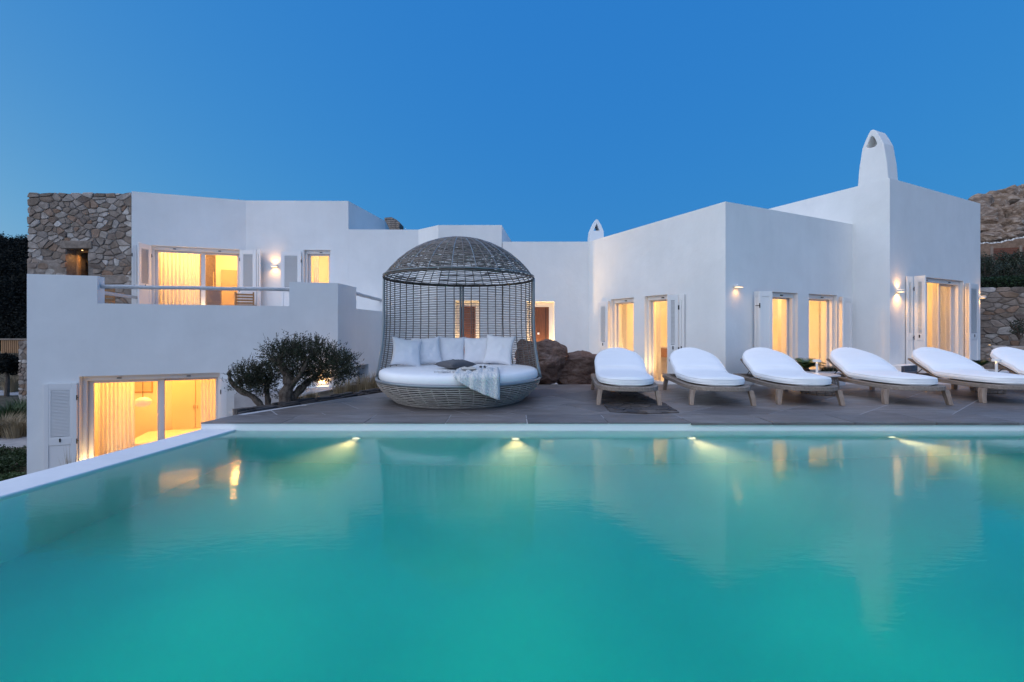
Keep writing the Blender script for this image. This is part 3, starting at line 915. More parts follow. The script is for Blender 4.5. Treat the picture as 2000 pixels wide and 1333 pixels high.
# ------------------------------------------------------------------ lights in the rooms
def room_light(F, s, t, z, w, size=0.6, col=WARM):
    lamp('room_lamp_light', 'POINT', F.P(s, t, z), w, col, shadow_soft_size=0.12)
def ceiling_lamp(F, s, t, z, w, label, col=WARM):
    p = thing('ceiling_lamp', label, 'ceiling lamp', F.P(s, t, z))
    q = F.P(s, t, z)
    r = MB(Matrix.Translation(q)); r.lathe([(0.02, 0), (0.11, -0.01), (0.13, -0.05), (0.10, -0.09), (0.02, -0.10)], 16); r.build('lamp_shade', M_GLOWSOFT, p, smooth=True)
    lamp('lamp_bulb', 'POINT', q+Vector((0, 0, -0.25)), w, col, p, shadow_soft_size=0.12)
ceiling_lamp(F_up1, 1.1, 1.5, z_u+0.44, 36, 'added warm round lamp behind the curtain of the upper sliding door', (1.0, 0.43, 0.085))  # extra lamp, added to brighten the curtain from behind
ceiling_lamp(F_up1, 2.3, 1.7, z_u+0.44, 24, 'warm round lamp under the ceiling of the upper room', (1.0, 0.43, 0.085))
ceiling_lamp(F_up2, 1.7, 1.4, z_u+0.44, 13, 'warm round lamp behind the small upper window')
ceiling_lamp(F_low, 1.6, 1.6, z_l+0.34, 24, 'warm round lamp under the ceiling of the lower left room', (1.0, 0.38, 0.06))
ceiling_lamp(F_low, 3.6, 1.8, z_l+0.34, 14, 'warm round lamp above the right half of the lower room', (1.0, 0.38, 0.06))
ceiling_lamp(F_r1, F_r1.S(1285), 1.2, z1+0.44, 20, 'warm round lamp inside the room left of the white corner')
ceiling_lamp(F_r2, F_r2.S(1560), 1.4, z3+0.44, 21, 'warm round lamp inside the room with two narrow doors')
ceiling_lamp(F_t2, F_t2.S(1840), 1.3, z5+0.39, 24, 'warm round lamp inside the tall block by the chimney')
ceiling_lamp(F_mid2, F_mid2.S(915), 0.9, zc+0.29, 3, 'warm lamp inside the recess behind the daybed')
# wall lamps
def wall_lamp(F, px, py, label, up=0.7, down=0.7, w=0.2):
    s = F.S(px); z = F.Z(px, py)
    q = F.P(s, 0, z)
    p = thing('wall_lamp', label, 'wall lamp', q, 0, 'white box lamps on the villa walls')
    b = MB(F.M); b.box(s-w/2, s+w/2, -0.13, -0.02, z-0.025, z+0.025); b.build('lamp_body', M_SHUT, p, bevel=0.006)
    b = MB(F.M); b.box(s-0.04, s+0.04, -0.0205, -0.001, z-0.04, z+0.04); b.build('wall_plate', M_SHUT, p)
    for sg, e in ((1, up), (-1, down)):
        if e <= 0: continue
        b = MB(F.M); b.box(s-w*0.4, s+w*0.4, -0.115, -0.035, z+sg*0.0255, z+sg*0.029) if sg > 0 else b.box(s-w*0.4, s+w*0.4, -0.115, -0.035, z-0.029, z-0.0255)
        b.build('lamp_lens', M_GLOW, p)
        lamp('lamp_beam', 'SPOT', F.P(s, -0.075, z+sg*0.035), e*2.2, (1.0, 0.50, 0.14), p, aim=(0, -0.0, sg), spot_size=R(150), spot_blend=0.8, shadow_soft_size=0.04)
wall_lamp(F_up2, 538, 520, 'glowing white wall lamp between the upper shutters', 1.6, 1.6)
wall_lamp(F_low, 631, 756, 'glowing white wall lamp behind the olive tree', 3.0, 4.0, 0.3)
wall_lamp(F_r2, 1437, 559.5, 'dim white wall lamp above the left of two narrow doors', 0, 0.35)
wall_lamp(F_t2, 1752, 569, 'glowing white wall lamp left of the tall block door', 1.2, 2.8)
wall_lamp(F_t2, 1912, 581, 'small glowing wall lamp at the far right end of the villa', 0.5, 0.6, 0.14)
def uplight(F, s, t, zf, e, label, aim=(0, 0, 1), cone=140):
    q = F.P(s, t, zf)
    p = thing('ground_spotlight', label, 'spotlight', q, 0, 'small spotlights on the ground at the door jambs')
    r = MB(Matrix.Translation(q)); r.lathe([(0.035, 0.0), (0.035, 0.03), (0.028, 0.034)], 14); r.build('lamp_housing', M_BLACK, p)
    r = MB(Matrix.Translation(q+Vector((0, 0, 0.0345)))); r.lathe([(0.026, 0.0), (0.02, 0.004)], 14); r.build('lamp_lens', M_GLOW, p)
    lamp('lamp_beam', 'SPOT', q+Vector((0, 0, 0.06)), e, (1.0, 0.62, 0.24), p, aim=aim, spot_size=R(cone), spot_blend=0.8, shadow_soft_size=0.03)
uplight(F_mid2, (o_m1[0]+o_m1[1])/2-0.2, 0.10, FZ, 110, 'added small spotlight on the ground before the timber door behind the daybed', (0, 0.0, 1), 100)  # this spot and the next are added, unseen, to make the recesses glow
uplight(F_mid2, (o_m2[0]+o_m2[1])/2-0.1, 0.10, FZ, 110, 'added small spotlight on the ground before the timber door right of the daybed', (0, 0.0, 1), 100)
uplight(F_low, o_low[0]+0.07, 0.02, FL_LOW, 16, 'small spotlight on the ground at the lower door jamb')
uplight(F_t2, o_t[1]-0.08, -0.06, FZ, 5, 'small spotlight beside the tall block door')

uplight(F_r1, (o_r1[0]+o_r1[1])/2, 0.03, FZ, 9, 'added small spotlight on the ground before the leftmost narrow door')  # from here down the spots are added, unseen, to warm the door reveals
uplight(F_r1, (o_r2[0]+o_r2[1])/2, 0.03, FZ, 9, 'added small spotlight on the ground before the door nearest the white corner')
uplight(F_r2, (o_r3[0]+o_r3[1])/2, 0.03, FZ, 9, 'added small spotlight on the ground before the door right of the dim wall lamp')
uplight(F_r2, (o_r4[0]+o_r4[1])/2, 0.03, FZ, 9, 'added small spotlight on the ground before the door above the small cycad')
uplight(F_t2, (o_t[0]+o_t[1])/2, 0.03, FZ5, 9, 'added small spotlight on the threshold of the tall block door')
uplight(F_up1, (o_up[0]+o_up[1])/2, 0.02, FL_UP, 9, 'added small spotlight on the threshold of the upper sliding door')

# ------------------------------------------------------------------ curtains and room things
def curtain(F, s0, s1, t, z0, z1, label, waves=9, amp=0.035, m=None, seed=1):
    rs = random.Random(seed); b = MB(F.M); n = waves*8
    P = []; ph = [rs.uniform(0.7, 1.3) for _ in range(waves+2)]
    for k in range(n+1):
        f = k/n
        y = t+amp*math.sin(f*waves*2*math.pi+ph[int(f*waves)]*0.6)*ph[int(f*waves)]
        P += [(s0+(s1-s0)*f, y*1.0, z0), (s0+(s1-s0)*f, t+(y-t)*0.7, (z0+z1)/2), (s0+(s1-s0)*f, t+(y-t)*0.5, z1)]
    Fc = []
    for k in range(n):
        for r in range(2): Fc.append((k*3+r, k*3+3+r, k*3+4+r, k*3+1+r))
    b.add(P, Fc)
    return tag(b.build('curtain', m or M_CURTAIN, None, smooth=True, fix=False), label, 'curtain')
curtain(F_up1, F_up1.S(305, 0.5), F_up1.S(390, 0.5), 0.50, FL_UP+0.03, z_u+0.1, 'pleated sheer curtain behind the upper sliding door', 11, seed=2)
curtain(F_low, F_low.S(190, 0.5), F_low.S(262, 0.5), 0.52, FL_LOW+0.03, z_l+0.1, 'beige pleated curtain at the left of the lower room', 9, seed=3)
curtain(F_low, F_low.S(391, 0.5), F_low.S(424, 0.5), 0.52, FL_LOW+0.03, z_l+0.1, 'narrow beige curtain at the right of the lower room', 5, seed=4)
curtain(F_r1, F_r1.S(1203, 0.5), F_r1.S(1224, 0.5), 0.50, FZ+0.03, z1+0.1, 'white curtain in the leftmost narrow door', 7, seed=5)
curtain(F_r1, F_r1.S(1268, 0.5), F_r1.S(1290, 0.5), 0.50, FZ+0.03, z1+0.1, 'white curtain in the narrow door nearest the white corner', 6, seed=6)
curtain(F_r2, F_r2.S(1520, 0.5), F_r2.S(1545, 0.5), 0.50, FZ+0.03, z3+0.1, 'white curtain in the door right of the dim wall lamp', 7, seed=7)
curtain(F_r2, F_r2.S(1600, 0.5), F_r2.S(1624, 0.5), 0.50, FZ+0.03, z3+0.1, 'white curtain in the door above the small cycad', 7, seed=8)
curtain(F_t2, F_t2.S(1822, 0.5), F_t2.S(1850, 0.5), 0.50, FZ5+0.03, z5+0.1, 'tall white curtain in the tall block door', 6, seed=9)
curtain(F_up2, F_up2.S(612, 0.45), F_up2.S(622, 0.45), 0.46, FL_UP+0.35, z_w+0.05, 'thin curtain edge in the small upper window', 3, seed=10)
# grey chair back in the upper room
def armchair(F, s, t, zf, label, m, w=0.55, hh=0.95):
    p = thing('armchair', label, 'armchair', F.P(s, t, zf))
    b = MB(F.M); b.box(s-w/2, s+w/2, t-0.06, t+0.03, zf+0.3, zf+hh); b.build('backrest', m, p, bevel=0.04, seg=3)
    b = MB(F.M); b.box(s-w/2, s+w/2, t+0.035, t+0.55, zf+0.28, zf+0.42); b.build('seat', m, p, bevel=0.04, seg=3)
    for dx in (-1, 1):
        for dy in (0.0, 0.5):
            b = MB(F.M); b.box(s+dx*(w/2-0.04)-0.02, s+dx*(w/2-0.04)+0.02, t+dy-0.02, t+dy+0.02, zf+0.001, zf+0.279); b.build('leg', M_SLATWOOD, p)
def wardrobe(F, s, t, zf, w, h, label, m):
    p = thing('wardrobe', label, 'wardrobe', F.P(s+w/2, t, zf))
    b = MB(F.M); b.box(s, s+w, t, t+0.25, zf+0.06, zf+h); b.build('carcass', m, p)
    b = MB(F.M); b.box(s+0.02, s+w-0.02, t+0.03, t+0.25, zf+0.001, zf+0.059); b.build('plinth', M_DARK, p)
    for k in range(2):
        b = MB(F.M); b.box(s+k*w/2+0.012, s+(k+1)*w/2-0.012, t-0.02, t-0.001, zf+0.08, zf+h-0.02); b.build('door', m, p)
        b = MB(F.M); b.box(s+w/2+(-0.05 if k == 0 else 0.035), s+w/2+(-0.035 if k == 0 else 0.05), t-0.045, t-0.0205, zf+1.02, zf+1.12); b.build('handle', M_TAUPE, p)
M_OAK = wood('light_oak', (0.28, 0.19, 0.11), (0.36, 0.25, 0.15), (0.42, 0.30, 0.19), (14, 14, 1))
M_TAUPE = mat('taupe_lacquer', (0.34, 0.30, 0.25), 0.5)
wardrobe(F_r2, F_r2.S(1508, 2.4), 2.4, FZ, 0.9, 1.9, 'oak wardrobe deep in the room behind the door right of the dim wall lamp', M_OAK)
wardrobe(F_r2, F_r2.S(1588, 2.4), 2.4, FZ, 0.5, 1.2, 'low oak cabinet deep in the room behind the door above the cycad', M_TAUPE)
wardrobe(F_r1, F_r1.S(1232, 1.6), 1.9, FZ, 0.5, 1.8, 'taupe cupboard inside the leftmost narrow door', M_TAUPE)
wardrobe(F_t2, F_t2.S(1812, 2.2), 2.2, FZ5, 0.8, 2.1, 'taupe wardrobe deep in the tall block room', M_TAUPE)
wardrobe(F_up1, F_up1.S(432, 3.2), 3.2, FL_UP, 1.3, 1.9, 'pale wardrobe at the back of the upper room', M_TAUPE)
wardrobe(F_low, F_low.S(335, 2.7), 2.72, FL_LOW, 1.1, 2.0, 'pale wardrobe behind the bed in the lower room', mat('pale_lacquer', (0.6, 0.54, 0.44), 0.5))
def picture(F, s, t, z, w, h, label):
    p = thing('picture', label, 'picture', F.P(s, t, z))
    b = MB(F.M); b.box(s-w/2, s+w/2, t-0.03, t, z-h/2, z+h/2); b.build('picture_frame', M_OAK, p)
    b = MB(F.M); b.box(s-w/2+0.03, s+w/2-0.03, t-0.034, t-0.0305, z-h/2+0.03, z+h/2-0.03); b.build('picture_sheet', mat('plain_print', (0.45, 0.42, 0.38), 0.8), p)
picture(F_low, F_low.S(276, 2.95), 2.98, F_low.Z(276, 755, 2.9), 0.5, 0.35, 'small framed picture on the back wall of the lower room')
picture(F_up1, F_up1.S(405, 3.3), 3.3, FL_UP+1.5, 0.45, 0.6, 'framed picture on the back wall of the upper room')
armchair(F_up1, F_up1.S(412, 0.8), 0.8, FL_UP, 'grey upholstered armchair behind the upper sliding door', mat('taupe_fabric', (0.20, 0.17, 0.15), 0.9), 0.6, 1.05)
# lower room: pendant lamp, sofa with a big cushion, side wardrobe line
q = F_low.P(F_low.S(279, 1.2), 1.2, F_low.Z(279, 786, 1.2))
p = thing('pendant_lamp', 'round rice paper pendant lamp in the lower left room', 'pendant lamp', q)
r = MB(Matrix.Translation(q)); r.lathe([(0.17*math.sin(a*math.pi/10)+0.002, -0.115*math.cos(a*math.pi/10)) for a in range(11)], 24); r.build('lamp_shade', emis('paper_shade', (1.0, 0.6, 0.25), 0.06), p, smooth=True)
r = MB(); r.tube([q+Vector((0, 0, 0.115)), q+Vector((0, 0, z_l+0.33-q.z))], 0.006, 5); r.build('cord', M_BLACK, p)
sofa = thing('bed', 'low cream bed inside the lower left room', 'bed', F_low.P(F_low.S(330, 1.6), 1.6, FL_LOW))
b = MB(F_low.M); s0 = F_low.S(300, 1.6); b.box(s0-0.5, s0+1.6, 1.2, 2.7, FL_LOW+0.15, FL_LOW+0.5); b.build('mattress', M_MATTRESS, sofa, bevel=0.05, seg=3)
b = MB(F_low.M); b.box(s0-0.55, s0+1.65, 1.15, 2.75, FL_LOW+0.001, FL_LOW+0.149); b.build('bed_frame', M_FRAME, sofa)
# bathroom cabinet and mirror seen through the second door of the wing
b = MB(F_r1.M); s0 = F_r1.S(1300, 2.2)
p = thing('washstand', 'small washstand under a mirror inside the narrow door', 'washstand', F_r1.P(s0, 2.3, FZ))
b.box(s0-0.5, s0+0.5, 2.0, 2.55, FZ+0.55, FZ+0.82); b.build('cabinet', M_SLATWOOD, p)
b = MB(F_r1.M); b.box(s0-0.52, s0+0.52, 1.98, 2.56, FZ+0.821, FZ+0.86); b.build('basin_top', M_SHUT, p)
for dx in (-0.45, 0.45):
    b = MB(F_r1.M); b.box(s0+dx-0.03, s0+dx+0.03, 2.05, 2.11, FZ+0.001, FZ+0.549); b.build('leg', M_SLATWOOD, p)
b = MB(F_r1.M); b.box(s0-0.32, s0+0.32, 2.56, 2.59, FZ+1.1, FZ+1.95)
tag(b.build('mirror', mat('mirror_glass', (0.35, 0.3, 0.22), 0.15, 0.9)), 'tall mirror on the wall above the washstand', 'mirror')

# ------------------------------------------------------------------ balcony railing poles
def pole(p0, p1, label, r=0.045):
    n = 8; pts = []
    for k in range(n+1):
        f = k/n; q = p0.lerp(p1, f); q.z += 0.006*math.sin(k*2.1); q.x += 0.004*math.sin(k*1.3); pts.append(q)
    b = MB(); b.tube(pts, r, 10)
    tag(b.build('railing_pole', M_POLE, None, smooth=True), label, 'railing pole', 'whitewashed poles along the balcony')
zb_ = lambda F, px, py, t=0.15: F.Z(px, py, t)
pole(F_low.P(F_low.S(190, 0.15)-0.05, 0.15, zb_(F_low, 190, 560)), F_low.P(F_low.S(562, 0.15)+0.08, 0.15, zb_(F_low, 562, 566)), 'long whitewashed pole above the low front wall of the balcony', 0.042)
pole(F_side.P(F_side.S(696, 0.15)-0.1, 0.15, zb_(F_side, 696, 574)), F_side.P(F_side.L+0.05, 0.15, zb_(F_side, 748, 587.5)), 'whitewashed pole behind the daybed on the side wall', 0.05)
pole(F_left.P(0.15, 0.15, H+0.72*K2), F_left.P(F_left.L-1.1, 0.15, H+0.72*K2), 'short whitewashed pole in front of the stone wall', 0.045)
# folding chair slats on the balcony
def balcony_chair(loc, rz, label):
    p = thing('wooden_chair', label, 'chair', (0, 0, 0), 0, 'wooden slatted chairs on the balcony')
    for k in range(4):
        b = MB(); b.box(-0.25, 0.25, -0.012, 0.012, 0.46+k*0.085, 0.52+k*0.085); b.build('back_slat', M_SLATWOOD, p)
    for dx in (-0.24, 0.24):
        b = MB(); b.box(dx-0.02, dx+0.02, 0.013, 0.05, 0, 0.82); b.build('leg', M_SLATWOOD, p)
        b = MB(); b.box(dx-0.02, dx+0.02, -0.5, -0.46, 0, 0.42); b.build('leg', M_SLATWOOD, p)
    b = MB(); b.box(-0.26, 0.26, -0.5, -0.014, 0.421, 0.45); b.build('seat', M_SLATWOOD, p)
    p.location = loc; p.rotation_euler = (0, 0, rz)
    return p
q = F_up1.P(-0.2, -1.2, FL_UP); balcony_chair(q, R(30), 'wooden slatted chair on the balcony in front of the stone wall')
q = F_up2.P(F_up2.S(499), -0.6, FL_UP-0.28); balcony_chair((q.x, q.y, FL_UP+0.001), R(200), 'wooden slatted chair on the balcony beside the upper shutters')

# ------------------------------------------------------------------ rubble stone walls
def rubble(F, s0, s1, z0, z1, nst, parent, depth=0.35, seed=1, an=1.5, holes=(), zsolid=None, smin=0):
    rs = random.Random(seed)
    # size-varied points
    pts = []
    tries = 0
    base_r = math.sqrt((s1-s0)*(z1-z0)/nst)
    while len(pts) < nst and tries < 40000:
        tries += 1
        p = (rs.uniform(s0, s1), rs.uniform(z0, z1), base_r*rs.choice((0.35, 0.4, 0.5, 0.6, 0.8, 1.15)))
        ok = True
        for q in pts:
            if math.hypot(p[0]-q[0], (p[1]-q[1])*an) < (p[2]+q[2])*0.5*(1.15 if tries < 12000 else 0.6): ok = False; break
        if ok and not any(h[0] < p[0] < h[1] and h[2] < p[1] < h[3] for h in holes): pts.append(p)
    cells = voronoi_cells([(p[0], p[1]) for p in pts], s0, s1, z0, z1, an)
    for cell in cells:
        q = shrink(cell, 0.008)
        parts = [q]
        for h in holes:
            cx = sum(a[0] for a in q)/max(1, len(q)); cz = sum(a[1] for a in q)/max(1, len(q))
            dl, dr, dt = h[0]-cx, cx-h[1], cz-h[3]
            md = max(dl, dr, dt)
            if md == dl: q = clip(q, (h[0]-0.005, 0), (1, 0))
            elif md == dr: q = clip(q, (h[1]+0.005, 0), (-1, 0))
            else: q = clip(q, (0, h[3]+0.005), (0, -1))
        if area(q) < 0.0015: continue
        if area(q) > 0.02: q = roundpoly(q, 0.17)
        else: q = roundpoly(q, 0.3)
        q = [(a+(rs.uniform(-0.035, 0.01) if a < s0+0.03 else (rs.uniform(-0.01, 0.01) if a > s1-0.02 else 0)), z+(rs.uniform(-0.025, 0.02) if z > z1-0.03 else 0)) for a, z in q]
        n = len(q)
        cx = sum(a[0] for a in q)/n; cz = sum(a[1] for a in q)/n
        pr = rs.uniform(0.014, 0.04)
        P = []
        ins = 0.86
        for (a, z) in q: P.append((a-cx, 0.06, z-cz))
        for (a, z) in q: P.append((a-cx, -pr*0.45, z-cz))
        for (a, z) in q: P.append(((a-cx)*ins+rs.uniform(-.004, .004), -pr+rs.uniform(-0.008, 0.008), (z-cz)*ins+rs.uniform(-.004, .004)))
        Fc = []
        for r_ in range(2):
            for k in range(n): Fc.append((r_*n+k, r_*n+(k+1) % n, (r_+1)*n+(k+1) % n, (r_+1)*n+k))
        Fc.append(tuple(2*n+k for k in range(n)))
        b = MB(); b.add(P, Fc)
        me = b.mesh('stone', M_STONE)
        o = link('stone', me)
        c = F.P(cx, 0, cz)
        Mw = Matrix(((F.u.x, F.t.x, 0, c.x), (F.u.y, F.t.y, 0, c.y), (0, 0, 1, c.z), (0, 0, 0, 1)))
        o.parent = parent
        o.matrix_parent_inverse = Matrix.Translation(-Vector(parent.location))
        o.matrix_basis = Mw
SD = 13.65
F_st = Facade((pxx(55, SD), SD), (pxx(258, SD), SD))
ZST = pz(377, SD)
stone_house = thing('stone_building', 'rubble stone building with a small orange lit window beside the white villa', 'stone building', (F_st.O.x+1.5, SD+1, GZ))
hs0, hs1 = F_st.S(130.5), F_st.S(172.5); hzt = pz(486.5, SD); hzb = FL_UP+0.3
body = MB(F_st.M); body.box(0.03, F_st.L+0.25, 0.0, 3.5, GZ-0.1, ZST-0.03)
cut = MB(F_st.M); cut.box(hs0, hs1, -0.2, 0.62, hzb, hzt)
cut2 = MB(F_st.M); cut2.box(0.5, F_st.L-0.4, 0.6, 2.8, hzb-0.6, hzt+0.3)
carve('wall_core', body, [cut, cut2], M_MORTAR, stone_house, 0)
lint = (hs0-0.12, hs1+0.10, hzt, hzt+0.24)
rubble(F_st, 0, F_st.L, 1.2, ZST, 290, stone_house, seed=11, holes=((hs0, hs1, hzb, hzt),))
F_stl = Facade((F_st.O.x, SD+3.5), (F_st.O.x, SD))
b = MB(F_st.M); b.box(hs0-0.16, hs1+0.14, -0.06, 0.1, hzt+0.005, hzt+0.235); b.build('lintel', M_STONE, stone_house, bevel=0.02)
w = MB(F_st.M); w.box(hs0+0.002, hs0+0.05, 0.3, 0.4, hzb+0.003, hzt-0.003); w.box(hs1-0.05, hs1-0.002, 0.3, 0.4, hzb+0.003, hzt-0.003); w.box(hs0+0.051, hs1-0.051, 0.3, 0.4, hzt-0.06, hzt-0.003)
sw_ = w.build('window', wood('window_pine', (0.4, 0.25, 0.13), (0.5, 0.32, 0.17), (0.6, 0.4, 0.22)), stone_house)
w = MB(F_st.M); w.box(hs0+0.05, hs1-0.05, 0.35, 0.358, hzb, hzt-0.06); w.build('pane', M_GLASS, sw_)
q = F_st.P(hs0+0.3, 0.17, hzt-0.02)
pl_ = thing('window_spotlight', 'small warm spotlight inside the stone window recess', 'spotlight', q)
r = MB(Matrix.Translation(q)); r.lathe([(0.02, 0), (0.02, 0.012)], 10); r.build('lamp_lens', M_GLOW, pl_)
lamp('lamp_beam', 'SPOT', q+Vector((0, 0, -0.015)), 2.0, (1.0, 0.5, 0.15), pl_, aim=(-0.15, 0, -1), spot_size=R(140), spot_blend=0.6, shadow_soft_size=0.03)

# stone chimney far behind
q = Vector((pxx(766, 19), 19, 0))
sc_ = thing('stone_chimney', 'dark stone chimney block behind the white parapet', 'chimney', (q.x, q.y, 4))
F_q = Facade((pxx(751, 19), 19.0), (pxx(781, 19), 19.0))
b = MB(F_q.M); b.extrude_y([(0.02, 3.5), (F_q.L-0.01, 3.5), (F_q.L-0.01, pz(436, 19)), (F_q.L-0.12, pz(430, 19)), (F_q.L*0.45, pz(424.5, 19)), (0.02, pz(425.5, 19))], 0, 0.7); b.build('wall_core', M_MORTAR, sc_)
rs = random.Random(8)
zrow = 4.6
rub = MB(F_q.M)
while zrow < pz(427, 19):
    s = 0.0
    while s < F_q.L-0.05:
        l = rs.uniform(0.1, 0.22); hh = 0.075
        lim = pz(425.5, 19) if s < F_q.L*0.5 else pz(431, 19)
        if zrow+hh < lim: rub.box(s, min(s+l, F_q.L), -rs.uniform(0.015, 0.04), 0.02, zrow+0.006, zrow+hh)
        s += l+0.012
    zrow += 0.083
o = rub.build('stone_facing', M_STONE, sc_, bevel=0.01); o['kind'] = 'stuff'

# ------------------------------------------------------------------ daybed
CX, CY = -0.895, 7.9
bedt = thing('daybed', 'round woven daybed with a tall domed rattan canopy and white mattress', 'daybed', (CX, CY, 0))
MC = Matrix.Translation((CX, CY, 0))
rb = random.Random(21)
# base basket
def base_r(z): # radius of the basket at height z
    t = (z-0.02)/0.34
    return 1.08+0.285*math.sin(max(0, min(1, t))*math.pi/2*0.95)
def ring_pts(r, z, n=72, a0=0, a1=2*math.pi, wob=0.0, ph=0):
    closed = abs(a1-a0-2*math.pi) < 1e-6
    m = n if closed else n+1
    out = []
    for k in range(m):
        a = a0+(a1-a0)*k/n
        out.append((r*math.cos(a), r*math.sin(a), z+wob*math.sin(a*23+ph)))
    return out
bk = MB(MC)
NB = 11
for k in range(NB):
    z = 0.035+0.30*k/(NB-1)
    bk.tube(ring_pts(base_r(z)+0.010, z, 84, wob=0.0025, ph=k*1.7), 0.0095, 5, closed=True)
for k in range(0):
    z = 0.05+0.28*k/4
    bk.tube(ring_pts(base_r(z)-0.06, z, 60, wob=0.003, ph=k), 0.007, 4, closed=True)
o = bk.build('base_weave', M_WICKPALE, bedt, smooth=True, fix=False); o['kind'] = 'stuff'
for k in range(42):
    a = 2*math.pi*k/42+0.03
    rbm = MB(MC)
    pts = [((base_r(z)-0.004)*math.cos(a+0.10*(0.36-z)), (base_r(z)-0.004)*math.sin(a+0.10*(0.36-z)), z) for z in (0.02, 0.09, 0.16, 0.24, 0.31, 0.37)]
    rbm.tube(pts, 0.0105, 5); rbm.build('base_rib', M_WICKPALE, bedt, smooth=True)
b = MB(MC); b.tube(ring_pts(1.372, 0.372, 72), 0.024, 8, closed=True); b.build('rim_tube', M_PIPE, bedt, smooth=True)
b = MB(MC); b.tube(ring_pts(1.07, 0.022, 60), 0.02, 6, closed=True); b.build('foot_ring', M_WICKPALE, bedt, smooth=True)
b = MB(MC); b.lathe([(0.2, 0.30), (1.30, 0.30), (1.30, 0.345), (0.2, 0.345)], 48); b.build('bed_board', M_PIPED, bedt)
b = MB(MC); b.lathe([(1.00, 0.03), (1.18, 0.15), (1.25, 0.29)], 48); b.build('weave_gap_shade', M_DARK, bedt)  # black sheet standing in for the shade inside the basket
# canopy back wall
def wall_r(z):
    t = (z-0.37)/(2.05-0.37)
    return 1.26+0.12*(1-min(1, t/0.62))**2
A0, A1 = R(-7), R(187)
wv = MB(MC)
NW = 47
for k in range(NW):
    z = 0.50+1.53*k/(NW-1)
    wv.tube(ring_pts(wall_r(z)+0.006*math.sin(k), z+rb.uniform(-0.0015, 0.0015), 64, A0, A1, wob=0.0015, ph=k*2.1), 0.0072, 4)
o = wv.build('back_weave', M_WICK, bedt, smooth=True, fix=False); o['kind'] = 'stuff'
NR = 25
for k in range(1, NR):
    a = A0+(A1-A0)*k/NR
    pts = [(wall_r(z)*0.996*math.cos(a), wall_r(z)*0.996*math.sin(a), z) for z in [0.37+1.68*q/12 for q in range(13)]]
    b = MB(MC); b.tube(pts, 0.0095, 5); b.build('back_rib', M_WICK, bedt, smooth=True)
b = MB(MC)
for a in (R(93.5), R(95.8)):
    pts = [((wall_r(z)-0.012)*math.cos(a), (wall_r(z)-0.012)*math.sin(a), z) for z in [0.40+1.63*q/12 for q in range(13)]]
    b.tube(pts, 0.02, 8)
b.build('back_post', M_PIPE, bedt, smooth=True)
for a in (A0, A1):
    pts = [((wall_r(z)+0.008)*math.cos(a), (wall_r(z)+0.008)*math.sin(a), z) for z in [0.372+1.678*q/16 for q in range(17)]]
    b = MB(MC); b.tube(pts, 0.022, 8); b.build('front_post', M_PIPE, bedt, smooth=True)
RD, ZD, HD = 1.265, 2.05, 0.69
b = MB(MC); b.tube(ring_pts(RD, ZD, 80), 0.014, 8, closed=True); b.build('dome_ring', M_PIPED, bedt, smooth=True)
b = MB(MC); b.tube(ring_pts(RD+0.004, ZD+0.032, 80, R(180), R(360)), 0.008, 6); b.build('dome_trim', M_PIPE, bedt, smooth=True)
SR = (RD*RD+HD*HD)/(2*HD); ZC = ZD+HD-SR; AM = math.asin(RD/SR) if HD < RD else math.pi/2
dm = MB(MC)
ND = 36
for k in range(ND):
    th = AM*(1-(k+0.3)/(ND+1))
    r_, z_ = SR*math.sin(th), ZC+SR*math.cos(th)
    if r_ < 0.06: continue
    dm.tube(ring_pts(r_, z_, 72, wob=0.004, ph=k*1.3), 0.0075, 4, closed=True)
    if k % 4 != 3:   # partial extra strands make the weave uneven
        for _ in range(3):
            a0 = rb.uniform(0, 6.28); a1 = a0+rb.uniform(0.5, 1.8); th2 = th-AM*0.4/(ND+1)
            dm.tube(ring_pts(SR*math.sin(th2)+0.004, ZC+SR*math.cos(th2), 30, a0, a1, wob=0.004, ph=k), 0.0072, 4)
o = dm.build('dome_weave', M_WICK, bedt, smooth=True, fix=False); o['kind'] = 'stuff'
for k in range(44):
    a = 2*math.pi*k/44+0.02
    pts = []
    for q in range(9):
        th = AM*(1-q/8.4)
        pts.append((SR*math.sin(th)*math.cos(a), SR*math.sin(th)*math.sin(a), ZC+SR*math.cos(th)+0.004))
    b = MB(MC); b.tube(pts, 0.0085, 5); b.build('dome_rib', M_PIPE if k % 2 else M_WICK, bedt, smooth=True)
# mattress
b = MB(MC); prof = [(0.02, 0.348), (1.25, 0.348), (1.315, 0.365), (1.335, 0.40), (1.338, 0.455), (1.325, 0.50), (1.285, 0.522), (1.2, 0.528), (0.6, 0.532), (0.02, 0.533)]
b.lathe(prof, 72); b.build('mattress', M_BEDMAT, bedt, smooth=True)

